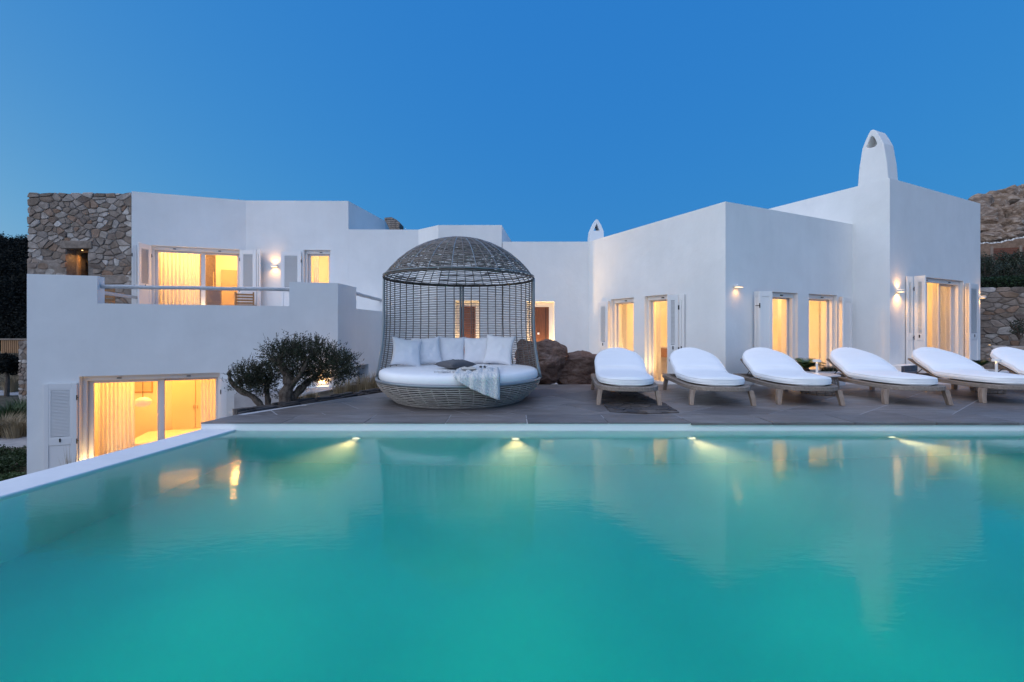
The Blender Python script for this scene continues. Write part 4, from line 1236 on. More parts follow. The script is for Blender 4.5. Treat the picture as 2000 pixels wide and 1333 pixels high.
def cushion_mesh(w=0.47, t=0.16, n=14, seed=1):
    rs = random.Random(seed); P = []; F = []
    sd = Vector((rs.uniform(0, 50), rs.uniform(0, 50), 0))
    for side in (1, -1):
        for i in range(n+1):
            for j in range(n+1):
                u = 2*i/n-1; v = 2*j/n-1
                pu = u*(1-0.13*(1-v*v))*1.0; pv = v*(1-0.13*(1-u*u))
                h = (max(0, 1-u**2)**0.42)*(max(0, 1-v**2)**0.42)
                wr = (0.022*noise.noise(Vector((u*2.2, v*2.2, 3.1*side))+sd)+0.010*noise.noise(Vector((u*5, v*3, 1.1*side))+sd))*h
                P.append((pu*w/2, side*(t/2*h)+wr, pv*w/2))
    m = (n+1)**2
    for s in (0, 1):
        for i in range(n):
            for j in range(n):
                a = s*m+i*(n+1)+j
                q = (a, a+1, a+n+2, a+n+1)
                F.append(q if s else q[::-1])
    b = MB(); b.add(P, F)
    me = b.mesh('cushion', None, True)
    bm = bmesh.new(); bm.from_mesh(me); bmesh.ops.remove_doubles(bm, verts=bm.verts, dist=0.002); bmesh.ops.recalc_face_normals(bm, faces=bm.faces); bm.to_mesh(me); bm.free()
    me.polygons.foreach_set('use_smooth', [True]*len(me.polygons))
    return me
CUSH = [(794, 8.18, 0.52, 12, -0.42, 'leftmost white square cushion, leaning on the daybed', 0.50),
        (834, 8.50, 0.52, -5, -0.30, 'white cushion second from the left on the daybed', 0.49),
        (881, 8.72, 0.51, 2, -0.24, 'white cushion in the middle of the row on the daybed', 0.50),
        (931, 8.74, 0.51, -2, -0.20, 'white cushion second from the right on the daybed', 0.49),
        (975, 8.55, 0.52, 6, -0.26, 'rightmost white cushion of the row on the daybed, above the blanket', 0.52)]
for i, (px, D, z0, tw, lean, lab, w) in enumerate(CUSH):
    me = cushion_mesh(w+0.055, 0.20, n=20, seed=i+3); me.materials.append(M_CUSHION)
    o = link('white_cushion', me); x = pxx(px, D)
    yaw = math.atan2(x-CX, D-CY)*-0.35
    o.location = (x, D, z0+0.03+w/2*math.cos(lean))
    o.rotation_euler = (lean, R(tw*0.75), yaw)
    tag(o, lab, 'cushion', 'white cushions on the daybed')
me = cushion_mesh(0.52, 0.15, seed=31); me.materials.append(M_GREYC)
o = link('grey_cushion', me); o.location = (pxx(889, 7.62), 7.62, 0.61); o.rotation_euler = (R(90), 0, R(45))
tag(o, 'dark grey cushion lying flat in the centre of the daybed mattress', 'cushion')

# blanket draped over the front edge
def blanket():
    b = MB(); na, nb = 26, 40
    P = []
    for i in range(na+1):
        a = i/na
        hang = 0.03+0.36*(a**0.75) if a < 1 else 0.39
        inner_l = 0.75-0.25*a+0.06*math.sin(a*9)
        for j in range(nb+1):
            f = j/nb
            Lt = inner_l+hang
            d = f*Lt-inner_l       # <0 on top, >0 hanging
            xr = 0.07+a*0.64
            fold = 0.012*math.sin(a*26+f*3)+0.008*math.sin(a*47+1)
            if d < 0:
                r = 1.345+d
                x = xr*(1+0.10*d); y = -math.sqrt(max(0.01, r*r-min(r*r*0.9, x*x)))
                z = 0.545+0.022*noise.noise(Vector((x*7, y*7, 2)))+fold*0.7+(0.016 if d < -0.3 else 0)
            else:
                k = min(1, d/0.06)
                r = 1.345+0.085*math.sin(k*math.pi/2)+fold
                x = xr; y = -math.sqrt(r*r-x*x)
                z = 0.545-max(0, d-0.02)-0.01*k
            P.append((CX+x, CY+y, z))
    F = [(i*(nb+1)+j, (i+1)*(nb+1)+j, (i+1)*(nb+1)+j+1, i*(nb+1)+j+1) for i in range(na) for j in range(nb)]
    b.add(P, F)
    o = b.build('blanket', M_BLANKET, None, smooth=True)
    so = o.modifiers.new('Solid', 'SOLIDIFY'); so.thickness = 0.012; so.offset = 1
    tag(o, 'cream cable knit blanket hanging over the front edge of the daybed', 'blanket')
blanket()
# tassels of the blanket crumpled on the mattress
b = MB(); rs = random.Random(4)
for k in range(26):
    x = pxx(858+k*1.7, 7.0); y = 7.0+rs.uniform(-0.06, 0.08)
    pts = [(x, y, 0.545)]
    for q in range(4): pts.append((pts[-1][0]+rs.uniform(-0.04, 0.03), pts[-1][1]+rs.uniform(-0.05, 0.02), 0.541+rs.uniform(0, 0.012)))
    b.tube(pts, 0.0065, 5)
o = b.build('blanket_fringe', M_BLANKET, [x for x in COL.objects if x.name.startswith('blanket')][0], smooth=True); o['kind'] = 'stuff'
# book and sunglasses
bt = thing('book', 'thin open book with pale pages lying on the blanket', 'book', (pxx(915, 7.0), 7.0, 0.585), R(12))
for s in (-1, 1):
    b = MB(Matrix.Translation(bt.location) @ Matrix.Rotation(R(12), 4, 'Z'))
    b.extrude_y([(0.0, 0.0), (s*0.10, 0.002), (s*0.10, 0.020), (s*0.05, 0.032), (0.0, 0.018)], -0.09, 0.09); b.build('page_block', mat('book_paper', (0.62, 0.58, 0.52), 0.8), bt)
b = MB(Matrix.Translation(bt.location) @ Matrix.Rotation(R(12), 4, 'Z')); b.box(-0.105, 0.105, -0.094, 0.094, -0.004, -0.0005); b.build('cover', mat('book_cover', (0.16, 0.14, 0.12), 0.6), bt)
q = Vector((pxx(943, 7.2), 7.2, 0.60))
gl = thing('sunglasses', 'dark sunglasses lying on the blanket beside the book', 'sunglasses', q)
for s in (-1, 1):
    b = MB(Matrix.Translation(q)); b.tube([(s*0.03+0.022*math.cos(a*math.pi/6), 0, 0.015*math.sin(a*math.pi/6)) for a in range(12)], 0.003, 5, closed=True); b.build('rim', M_BLACK, gl, smooth=True)
    b = MB(Matrix.Translation(q)); b.tube([(s*0.064, 0, 0.01), (s*0.066, 0.07, 0.008), (s*0.05, 0.13, -0.01)], 0.0025, 5); b.build('temple', M_BLACK, gl)
    b = MB(Matrix.Translation(q+Vector((s*0.03, 0, 0))) @ Matrix.Rotation(R(90), 4, 'X')); b.lathe([(0.014, -0.001), (0.014, 0.001)], 12); b.build('lens', M_DARK, gl)

# ------------------------------------------------------------------ sun loungers
def sp(v, p): return math.copysign(abs(v)**p, v)
LL = 2.15
def outline(yf, L_, w, nf, nh):
    """half width at position yf along length L_ (0 foot, L head)"""
    t = 2*yf/L_-1
    n = nf if t < 0 else nh
    ll = 0.62 if t < 0 else 0.55
    e_ = (abs(t)-(1-ll))/ll
    if e_ <= 0: return w
    return w*max(0, 1-e_**n)**(1/n)
HY_ = 1.18; ANG = R(23)
def bend(y, z):
    """lift the head part"""
    d = y-HY_
    if d <= -0.12: return y, z
    # smooth bend
    k = min(1, (d+0.12)/0.24)
    a = ANG*k*k*(3-2*k)*1.0
    if d < 0.12:
        return y, z+(d+0.12)**2*1.3
    return HY_+d*math.cos(ANG)+0.01-(z-0.33)*math.sin(ANG)*0.9, z+0.0187*4+(d-0.12)*math.sin(ANG)
def make_lounger():
    root = thing('sun_lounger', '', 'sun lounger', (0, 0, 0), 0, 'teak sun loungers in a row on the terrace')
    # frame ring
    N1 = 44
    def loop(L_, w, off, nf, nh):
        left = []; right = []
        for k in range(N1+1):
            u = 0.5-0.5*math.cos(math.pi*k/N1)
            y = u*L_
            x = outline(y, L_, w, nf, nh)
            right.append((x, off+y)); left.append((-x, off+y))
        return right[1:-1]+[(0.0, off+L_)]+left[1:-1][::-1]+[(0.0, off)]
    out = loop(LL, 0.50, 0, 3.0, 9); inn = loop(LL-0.24, 0.385, 0.12, 3.0, 9)
    n = len(out)
    P = [(x, y, 0.235) for x, y in out]+[(x, y, 0.300) for x, y in out]+[(x, y, 0.235) for x, y in inn]+[(x, y, 0.300) for x, y in inn]
    F = []
    for k in range(n):
        j = (k+1) % n
        F += [(k, j, n+j, n+k), (n+k, n+j, 3*n+j, 3*n+k), (3*n+k, 3*n+j, 2*n+j, 2*n+k), (2*n+k, 2*n+j, j, k)]
    b = MB(); b.add(P, F); b.build('frame', M_TEAK, root, bevel=0.008)
    for sx in (-1, 1):
        for yy, dy in ((0.20, -0.045), (1.93, 0.03)):
            b = MB()
            st = []
            for k in range(6):
                f = k/5
                z = 0.234*(1-f)
                ox = 0.012*f+0.05*math.sin(f*math.pi*0.5)*0.4; oy = dy*(f**1.5)
                hw = 0.036-0.006*f; hd = 0.045-0.008*f
                cx_ = sx*(0.435+ox)
                st.append([(cx_-hw, yy+oy-hd, z), (cx_+hw, yy+oy-hd, z), (cx_+hw, yy+oy+hd, z), (cx_-hw, yy+oy+hd, z)])
            P = [p for s_ in st for p in s_]
            F = [(0, 1, 2, 3), (20, 21, 22, 23)]
            for k in range(5):
                for q in range(4): F.append((k*4+q, k*4+(q+1) % 4, (k+1)*4+(q+1) % 4, (k+1)*4+q))
            b.add(P, F); b.build('leg', M_TEAKV, root, bevel=0.006)
    # slats of the fixed bed
    for k in range(9):
        y = 0.2+k*0.105
        w = outline(y-0.12, LL-0.24, 0.38, 3, 9)
        b = MB(); b.box(-w, w, y, y+0.075, 0.268, 0.288); b.build('slat', M_TEAK, root)
    # raised backrest
    a = ANG; yb_, zb_2 = HY_+0.02, 0.305
    MBk = Matrix.Translation((0, yb_, zb_2)) @ Matrix.Rotation(a, 4, 'X')
    for sx in (-1, 1):
        b = MB(MBk); b.box(sx*0.37-0.022, sx*0.37+0.022, 0, 0.78, -0.03, 0.0); b.build('backrest_rail', M_TEAK, root)
    for k in range(7):
        w = 0.345
        b = MB(MBk); b.box(-w, w, 0.03+k*0.108, 0.105+k*0.108, -0.022, -0.004); b.build('back_slat', M_TEAK, root)
    top = MBk @ Vector((0, 0.45, -0.03))
    for sx in (-1, 1):
        b = MB(); b.tube([(sx*0.30, top.y, top.z), (sx*0.30, top.y+0.22, 0.30)], 0.008, 6); b.build('prop', M_BLACK, root)
    # mattress
    b = MB(); NS, NC = 84, 24
    Lm = 2.04; P = []
    for k in range(NS+1):
        u = 0.5-0.5*math.cos(math.pi*(0.012+0.976*k/NS))
        y = u*Lm
        w = outline(y, Lm, 0.452, 2.6, 2.3)
        edge = min(y, Lm-y)
        hh = 0.068*min(1, (max(edge, 0.0)/0.03)**0.5)
        w = max(w, 0.02)
        hh = max(hh, 0.012)
        for q in range(NC):
            th = 2*math.pi*q/NC
            x = w*sp(math.cos(th), 0.45); z = 0.369+hh*sp(math.sin(th), 0.7)
            yy = y+0.07
            crease = 0.0
            if math.sin(th) > 0:
                crease = -0.026*math.exp(-((yy-HY_-0.02)/0.022)**2)-0.018*math.exp(-((yy-HY_+0.08)/0.02)**2)-0.012*math.exp(-((yy-HY_-0.13)/0.02)**2)
                crease *= (0.8+0.7*noise.noise(Vector((x*4, yy*2, 0))))
                crease += 0.006*noise.noise(Vector((x*3, yy*3.5, 5)))+0.012*(1-(x/max(w, .05))**2)
            y2, z2 = bend(yy, z+crease)
            P.append((x, y2, z2))
    F = []
    for k in range(NS):
        for q in range(NC): F.append((k*NC+q, k*NC+(q+1) % NC, (k+1)*NC+(q+1) % NC, (k+1)*NC+q))
    F.append(tuple(range(NC))); F.append(tuple(NS*NC+q for q in range(NC)))
    b.add(P, F); mt = b.build('mattress', M_MATTRESS, root, smooth=True)
    for zz in (0.408, 0.332):
        pts = []
        for sgn in (1, -1):
            rng = range(1, NS) if sgn > 0 else range(NS-1, 0, -1)
            for k in rng:
                u = 0.5-0.5*math.cos(math.pi*(0.012+0.976*k/NS)); y = u*Lm
                w = max(0.02, outline(y, Lm, 0.452, 2.6, 2.3))*(0.965 if zz > 0.4 else 0.97)
                y2, z2 = bend(y+0.07, zz)
                pts.append((sgn*w, y2, z2))
        pb = MB(); pb.tube(pts, 0.006, 5, closed=True); pb.build('piping', M_MATTRESS, mt, smooth=True)
    return root
lounger = make_lounger()
LG = [(1.80, 7.02, -7, 'white cushioned sun lounger nearest the brown boulder'),
      (3.26, 7.02, -5.5, 'second sun lounger, in front of the white corner of the villa'),
      (4.655, 7.06, -6, 'sun lounger standing left of the table with the first small lamp'),
      (6.365, 7.10, -6, 'sun lounger standing right of the first table lamp, below the chimney'),
      (8.02, 7.20, -7, 'sun lounger in front of the tall block door'),
      (9.66, 7.25, -6, 'sun lounger cut off by the picture edge, beside the second table lamp')]
for i, (x, y, a, lab) in enumerate(LG):
    o = lounger if i == 0 else copy_tree(lounger)
    o.location = (x, y, 0.0015); o.rotation_euler = (0, 0, R(a)); o['label'] = lab

# ------------------------------------------------------------------ side tables and table lamps
def make_table(r, label):
    root = thing('side_table', label, 'side table', (0, 0, 0), 0, 'round woven side tables between the loungers')
    b = MB(); b.lathe([(r*0.9, 0.335), (r+0.02, 0.337), (r+0.03, 0.35), (r+0.02, 0.362), (0.02, 0.364)], 36); b.build('table_top', mat('pale_table_top', (0.42, 0.40, 0.40), 0.6), root)
    w = MB()
    for k in range(11):
        z = 0.025+k*0.029
        w.tube(ring_pts(r*(0.90+0.10*math.sin(k/10*math.pi)), z, 40, wob=0.003, ph=k), 0.009, 5, closed=True)
    o = w.build('base_weave', M_WICK, root, smooth=True); o['kind'] = 'stuff'
    for k in range(14):
        a = 2*math.pi*k/14
        b = MB(); b.tube([(r*(0.89+0.10*math.sin(q/4*math.pi))*math.cos(a), r*(0.89+0.10*math.sin(q/4*math.pi))*math.sin(a), 0.01+q*0.081) for q in range(5)], 0.01, 5); b.build('base_rib', M_WICK, root, smooth=True)
    return root
ta = make_table(0.31, 'round woven side table between the third and fourth lounger')
ta.location = (5.62, 8.45, 0.0015)
tb_ = make_table(0.25, 'round woven side table beside the last lounger')
tb_.location = (8.90, 8.62, 0.0015)
def make_tlamp():
    root = thing('table_lamp', '', 'table lamp', (0, 0, 0), 0, 'small white cordless table lamps')
    b = MB(); b.lathe([(0.05, 0), (0.05, 0.012), (0.018, 0.018)], 24); b.build('lamp_base', M_SHUT, root)
    b = MB(); b.lathe([(0.020, 0.0185), (0.020, 0.205)], 16); b.build('stem', M_SHUT, root)
    b = MB(); b.lathe([(0.065, 0.2255), (0.065, 0.265), (0.055, 0.27), (0.02, 0.27)], 28); b.build('lamp_shade', M_SHUT, root)
    b = MB(); b.lathe([(0.045, 0.2235), (0.045, 0.2252)], 20); b.build('lamp_lens', M_GLOW, root)
    b = MB(); b.lathe([(0.008, 0.2055), (0.008, 0.223)], 8); b.build('shade_pin', M_SHUT, root)
    l = lamp('lamp_bulb', 'SPOT', (0, 0, 0.218), 0.9, (1.0, 0.58, 0.24), root, aim=(0, 0, -1), spot_size=R(160), spot_blend=0.5, shadow_soft_size=0.03)
    return root
tl = make_tlamp(); tl.location = (pxx(1595.5, 8.36), 8.36, 0.3665)
tl['label'] = 'small lit white table lamp on the side table before the cycad'
t2 = copy_tree(tl); t2.location = (pxx(1946, 8.5), 8.5, 0.3665)
t2['label'] = 'small lit white table lamp near the last lounger at the picture edge'

# ------------------------------------------------------------------ boulder, planters, tiled plinth
def rock(name, c, size, seed, m, parent=None, sub=5, amp=0.28, fr=1.3, strata=0.0, ce=0.28):
    bm = bmesh.new(); bmesh.ops.create_icosphere(bm, subdivisions=sub, radius=1)
    off = Vector((seed*13.1, seed*7.7, seed*3.3))
    rr_ = random.Random(seed*31+5)
    planes = []
    for _ in range(26):
        nn = Vector((rr_.gauss(0, 1), rr_.gauss(0, 1), rr_.gauss(0, 0.8))).normalized()
        planes.append((nn, rr_.uniform(0.66, 0.98)))
    for v in bm.verts:
        p = v.co.copy()
        p = Vector((sp(p.x, 0.7), sp(p.y, 0.7), sp(p.z, 0.7)))
        pn = p.normalized(); lim = 9
        for nn, dd_ in planes:
            c_ = pn.dot(nn)
            if c_ > 0.05: lim = min(lim, dd_/c_)
        if p.length > lim: p = pn*(lim+0.06*(p.length-lim))
        q = Vector((p.x*size[0], p.y*size[1], p.z*size[2]))
        s_ = fr/max(0.2, min(size))
        d = noise.fractal(q*s_*0.55+off, 0.9, 2.1, 6)
        r = 1-abs(noise.noise(q*s_*0.8+off*1.3))*2
        cell = noise.cell(q*s_*0.9+off+Vector((d, d, d))*0.5)
        f = 1+amp*(d*0.8+0.35*(r-0.5)+ce*(cell-0.5))
        if strata: f += strata*math.sin((q.z+0.25*q.x)*s_*5+d*4)*0.35
        v.co = Vector((q.x*f, q.y*f, q.z*f))
    me = bpy.data.meshes.new(name); bm.to_mesh(me); bm.free()
    me.materials.append(m)
    o = link(name, me, parent)
    o.location = c
    o.rotation_euler = (0, 0, 0)
    return o
bo = thing('boulder', 'big brown granite outcrop between the daybed and the first lounger', 'boulder', (1.0, 10.2, 0))
rock('boulder_body', (0.62, 10.30, 0.36), (0.64, 0.60, 0.54), 2, M_BOULDER, bo, 5, 0.30)
rock('boulder_body', (1.40, 10.45, 0.27), (0.80, 0.58, 0.48), 5, M_BOULDER, bo, 5, 0.28)
rock('boulder_body', (0.42, 10.30, 0.42), (0.40, 0.45, 0.52), 9, M_BOULDER, bo, 4, 0.28)

def frond(b, c, az, L_, lift, droop, nleaf=22, wl=0.16):
    pts = []
    d = Vector((math.cos(az), math.sin(az), 0))
    for k in range(9):
        f = k/8
        pts.append(Vector(c)+d*(L_*f*math.cos(lift*(1-0.3*f)))+Vector((0, 0, L_*(math.sin(lift)*f-droop*f*f))))
    b.tube(pts, lambda t: 0.008*(1-0.8*t), 4)
    side = Vector((-d.y, d.x, 0))
    for k in range(nleaf):
        f = 0.12+0.88*k/nleaf
        i = min(7, int(f*8)); q = pts[i].lerp(pts[i+1], f*8-i)
        tl_ = (pts[i+1]-pts[i]).normalized()
        l = wl*math.sin(math.pi*min(1, 0.15+f*0.85))**0.6
        for s in (-1, 1):
            e_ = q+side*s*l*0.8+tl_*l*0.6+Vector((0, 0, 0.25*l))
            w = tl_*0.011
            b.add([q-w, q+w, e_], [(0, 1, 2)])
def cycad(c, label, seed, n=15, L_=0.5):
    rs = random.Random(seed)
    p = thing('cycad', label, 'cycad', c, 0)
    b = MB()
    for k in range(n):
        frond(b, (c[0], c[1], c[2]+0.06), 2*math.pi*k/n*2.4+rs.uniform(-.2, .2), L_*rs.uniform(0.8, 1.1), rs.uniform(0.35, 1.1), rs.uniform(0.25, 0.5))
    o = b.build('frond_crown', M_CYCAD, p, fix=False); o['kind'] = 'stuff'
    b = MB(Matrix.Translation(c)); b.lathe([(0.06, -0.03), (0.08, 0.04), (0.04, 0.09)], 12); b.build('trunk', M_BARK, p)
def planter(c, rx, ry, h, label):
    p = thing('planter', label, 'planter', (c[0], c[1], FZ))
    b = MB(Matrix.Translation((c[0], c[1], FZ)) @ Matrix.Diagonal((rx, ry, 1, 1)))
    b.lathe([(1, 0), (1, h), (0.86, h), (0.86, h-0.06), (0.02, h-0.06)], 36); b.build('planter_wall', M_COPING, p)
    b = MB(Matrix.Translation((c[0], c[1], FZ)) @ Matrix.Diagonal((rx*0.85, ry*0.85, 1, 1)))
    b.lathe([(1, h-0.055), (0.98, h-0.03), (0.02, h-0.02)], 24); b.build('soil', M_EARTH, p)
    o = thing('x', None, None); bpy.data.objects.remove(o)
    return (c[0], c[1], FZ+h-0.03)
D_ = 9.95
q = planter((pxx(1600, D_), D_), 0.52, 0.30, 0.50, 'low pale planter in front of the two narrow doors')
cycad((pxx(1574, D_), D_, q[2]), 'small cycad with feathery fronds by the first table lamp', 3, 15, 0.42)
def tuft(b, c, n, h, spread, rs, w=0.006, lean=0.5):
    for _ in range(n):
        a = rs.uniform(0, 6.28); r = spread*rs.random()**0.7
        p0 = Vector((c[0]+r*0.35*math.cos(a), c[1]+r*0.35*math.sin(a), c[2]))
        hh = h*rs.uniform(0.6, 1.1); le = lean*rs.uniform(0.3, 1.0)
        d = Vector((math.cos(a), math.sin(a), 0)); s = Vector((-d.y, d.x, 0))*w
        p1 = p0+d*hh*le*0.3+Vector((0, 0, hh*0.55)); p2 = p0+d*hh*le*0.9+Vector((0, 0, hh*(0.98-0.3*le)))
        b.add([p0-s, p0+s, p1+s*0.8, p1-s*0.8, p2], [(0, 1, 2, 3), (3, 2, 4)])
rs = random.Random(77)
b = MB()
for k in range(4): tuft(b, (pxx(1608, D_)+k*0.09, D_+0.02, q[2]+0.005), 70, 0.16, 0.12, rs, 0.004)
tag(b.build('small_grass', M_SHRUB, None, fix=False), 'low silvery ground plant in the pale planter', 'plant')
D_ = 10.4
q = planter((pxx(1922, D_), D_), 0.45, 0.32, 0.47, 'low pale planter near the far right end of the villa')
cycad((pxx(1907, D_), D_, q[2]), 'small cycad in front of the far right shutter', 6, 15, 0.42)
# blue tiled plinth
F_p = Facade(F_t2.P(-0.12, -0.28, 0).xy, F_t2.P(0.62, -0.28, 0).xy)
zt_ = F_p.Z(1750, 716)
pt = thing('tiled_plinth', 'low plinth with dark blue tiles at the foot of the tall block', 'plinth', F_p.P(0.2, 0.1, FZ))
b = MB(F_p.M); b.box(0, F_p.L, 0.008, 0.26, FZ, zt_); b.build('plinth_core', M_PLASTER, pt)
M_BLUE = stone('blue_glazed_tile', [(0.02, 0.05, 0.09), (0.035, 0.075, 0.12), (0.025, 0.06, 0.10)], 8, 0.25, 0.1)
nt_ = 5
for k in range(nt_):
    for j in range(4):
        b = MB(F_p.M); w = F_p.L/nt_; hh = 0.145
        b.box(k*w+0.003, (k+1)*w-0.003, 0.0, 0.0085, zt_-0.004-(j+1)*hh+0.003, zt_-0.004-j*hh-0.003); b.build('tile', M_BLUE, pt)

# ------------------------------------------------------------------ olive tree
def olive():
    D = 7.35
    cx, cy = pxx(545, D), D
    root = thing('olive_tree', 'gnarled dark olive tree with spreading crown left of the daybed', 'olive tree', (cx, cy, -0.15))
    rs = random.Random(12)
    def P(px, py, dd=0): d = D+dd; return Vector((pxx(px, d), d, pz(py, d)))
    def limb(pts, r0, r1, name='branch'):
        # smooth with catmull
        out = []
        for i in range(len(pts)-1):
            p0 = pts[max(0, i-1)]; p1 = pts[i]; p2 = pts[i+1]; p3 = pts[min(len(pts)-1, i+2)]
            for k in range(5):
                t = k/5
                q = 0.5*((2*p1)+(-p0+p2)*t+(2*p0-5*p1+4*p2-p3)*t*t+(-p0+3*p1-3*p2+p3)*t**3)
                out.append(q+Vector((rs.uniform(-1, 1), rs.uniform(-1, 1), 0))*0.006)
        out.append(pts[-1])
        b = MB(); b.tube(out, lambda t: (r0+(r1-r0)*t)*(1+0.14*math.sin(t*31+r0*99)+0.07*math.sin(t*17)), 9)
        b.build(name, M_BARK, root, smooth=True)
    limb([P(556, 812), P(558, 785), P(560, 765), P(566, 748), P(558, 728), P(548, 712), P(538, 703), P(527, 704)], 0.125, 0.03, 'trunk')
    limb([P(556, 790, .05), P(578, 770, .1), P(596, 752, .15), P(615, 735, .2), P(640, 715, .2)], 0.09, 0.02)
    limb([P(517, 812), P(512, 797), P(494, 776), P(468, 763), P(452, 748), P(448, 730), P(449, 724)], 0.06, 0.018)
    limb([P(522, 805), P(524, 785, .1), P(521, 760, .1), P(530, 735, .15), P(525, 715, .2)], 0.055, 0.02)
    limb([P(560, 760, .05), P(585, 735, -.1), P(600, 705, -.1), P(610, 680, 0)], 0.05, 0.012)
    limb([P(545, 712, 0), P(555, 690, .1), P(560, 672, .1)], 0.03, 0.01)
    blobs = [(575, 702, 0.05, 0.46, 0.40, 0.31, 1.0), (632, 705, 0.1, 0.48, 0.42, 0.30, 1.0), (548, 690, 0.0, 0.30, 0.32, 0.20, 0.5), (600, 682, 0.0, 0.40, 0.35, 0.17, 0.6),
             (662, 715, 0.0, 0.30, 0.32, 0.24, 0.7), (595, 735, 0.15, 0.34, 0.3, 0.20, 0.6), (640, 740, 0.1, 0.30, 0.25, 0.11, 0.25),
             (488, 732, 0.0, 0.31, 0.28, 0.19, 0.75), (512, 752, 0.05, 0.24, 0.22, 0.17, 0.5), (530, 725, 0.1, 0.22, 0.25, 0.2, 0.4), (480, 752, 0, .2, .2, .12, .25), (560, 775, 0.2, 0.14, 0.15, 0.12, 0.1), (676, 735, 0.0, 0.16, 0.2, 0.10, 0.15)]
    b = MB(); tw = MB()
    V = []; Fc = []
    for (px, py, dd, rx, ry, rz_, wt) in blobs:
        c = P(px, py, dd)
        nt = int(700*wt)
        for _ in range(nt):
            u = Vector((rs.gauss(0, 1), rs.gauss(0, 1), rs.gauss(0, 1))).normalized()
            rad = rs.random()**0.42
            lump = 0.86+0.50*noise.noise(u*3.1+c)
            p = c+Vector((u.x*rx, u.y*ry, u.z*rz_))*rad*lump
            d = (u+Vector((0, 0, 0.75))+Vector((rs.gauss(0, .35), rs.gauss(0, .35), rs.gauss(0, .3)))).normalized()
            l = rs.uniform(0.06, 0.13)*(1.9 if rs.random() < 0.12 else 1)
            for k in range(rs.randint(6, 9)):
                f = k/8
                q = p+d*l*f
                ld = (d*0.7+Vector((rs.gauss(0, .6), rs.gauss(0, .6), rs.gauss(0, .5)))).normalized()
                sdv = ld.cross(Vector((rs.gauss(0, 1), rs.gauss(0, 1), rs.gauss(0, 1))))
                if sdv.length < 1e-3: continue
                sdv.normalize(); ll = rs.uniform(0.028, 0.046); w = 0.0058
                n0 = len(V)
                V += [q, q+ld*ll*0.5+sdv*w, q+ld*ll, q+ld*ll*0.5-sdv*w]
                Fc.append((n0, n0+1, n0+2, n0+3))
            if rs.random() < 0.15: tw.tube([p, p+d*l], 0.002, 3, cap=False)
    b.v = V; b.f = Fc
    o = b.build('foliage', M_OLIVE, root, fix=False); o['kind'] = 'stuff'
    o = tw.build('twig_mass', M_BARK, root, fix=False); o['kind'] = 'stuff'
olive()

# dry grasses behind the ridge
rs = random.Random(31)
TG = [(664, 9.0, 0.42), (684, 9.3, 0.40), (706, 9.4, 0.46), (722, 9.2, 0.5), (738, 9.3, 0.5), (608, 8.3, 0.25), (575, 7.9, 0.3), (750, 9.6, .5)]
TGL = ['dry grass tuft under the right side of the olive crown', 'dry grass tuft at the foot of the side wall corner', 'dry grass tuft in front of the grey side door', 'tall dry grass tuft right of the grey side door',
       'dry grass tuft just left of the daybed', 'short dry grass below the glowing lamp behind the olive tree', 'short dry grass right of the olive trunk', 'dry grass tuft half hidden by the left edge of the daybed']
for i, (px, D, h) in enumerate(TG):
    b = MB(); c = (pxx(px, D), D, -0.14)
    tuft(b, c, 150, h, 0.34, rs, 0.004, 0.45)
    tag(b.build('grass_tuft', M_STRAW, None, fix=False), TGL[i], 'grass tuft', 'dry grass tufts between the olive tree and the daybed')
b = MB(); tuft(b, (pxx(138, 8.6), 8.6, GZ), 40, 1.15, 0.12, rs, 0.006, 0.2)
tag(b.build('tall_grass', M_STRAW, None, fix=False), 'few dry grass tips rising behind the pool coping', 'grass tuft')

# ------------------------------------------------------------------ foliage masses
def leafmass(name, c, r, n, m, rs, size=0.05, parent=None, shell=0.5, up=0.2):
    V = []; F = []
    for _ in range(n):
        u = Vector((rs.gauss(0, 1), rs.gauss(0, 1), rs.gauss(0, 1))).normalized()
        rad = rs.random()**shell*(0.80+0.42*noise.noise(u*2.1+Vector(c)))
        p = Vector(c)+Vector((u.x*r[0], u.y*r[1], u.z*r[2]))*rad
        a = Vector((rs.gauss(0, 1), rs.gauss(0, 1), rs.gauss(0, 1)+up)).normalized()
        s = a.cross(Vector((rs.gauss(0, 1), rs.gauss(0, 1), rs.gauss(0, 1)))).normalized()
        l = size*rs.uniform(0.6, 1.3); n0 = len(V)
        V += [p-a*l*0.5, p+s*l*0.25, p+a*l*0.5, p-s*l*0.25]; F.append((n0, n0+1, n0+2, n0+3))
    b = MB(); b.v = V; b.f = F
    o = b.build(name, m, parent, fix=False)
    return o
def bush(c, r, n, m, label, seed, size=0.06, group=None):
    rs = random.Random(seed)
    p = thing('bush', label, 'bush', (c[0], c[1], c[2]-r[2]), 0, group)
    o = leafmass('foliage', c, r, n, m, rs, size, p); o['kind'] = 'stuff'
    b = MB()
    for k in range(5):
        a = k*1.26; b.tube([(c[0], c[1], c[2]-r[2]*1.05), (c[0]+0.3*r[0]*math.cos(a), c[1]+0.3*r[1]*math.sin(a), c[2]-r[2]*0.3), (c[0]+0.6*r[0]*math.cos(a), c[1]+0.6*r[1]*math.sin(a), c[2]+0.2*r[2])], 0.02, 5)
    b.build('stem', M_BARK, p)

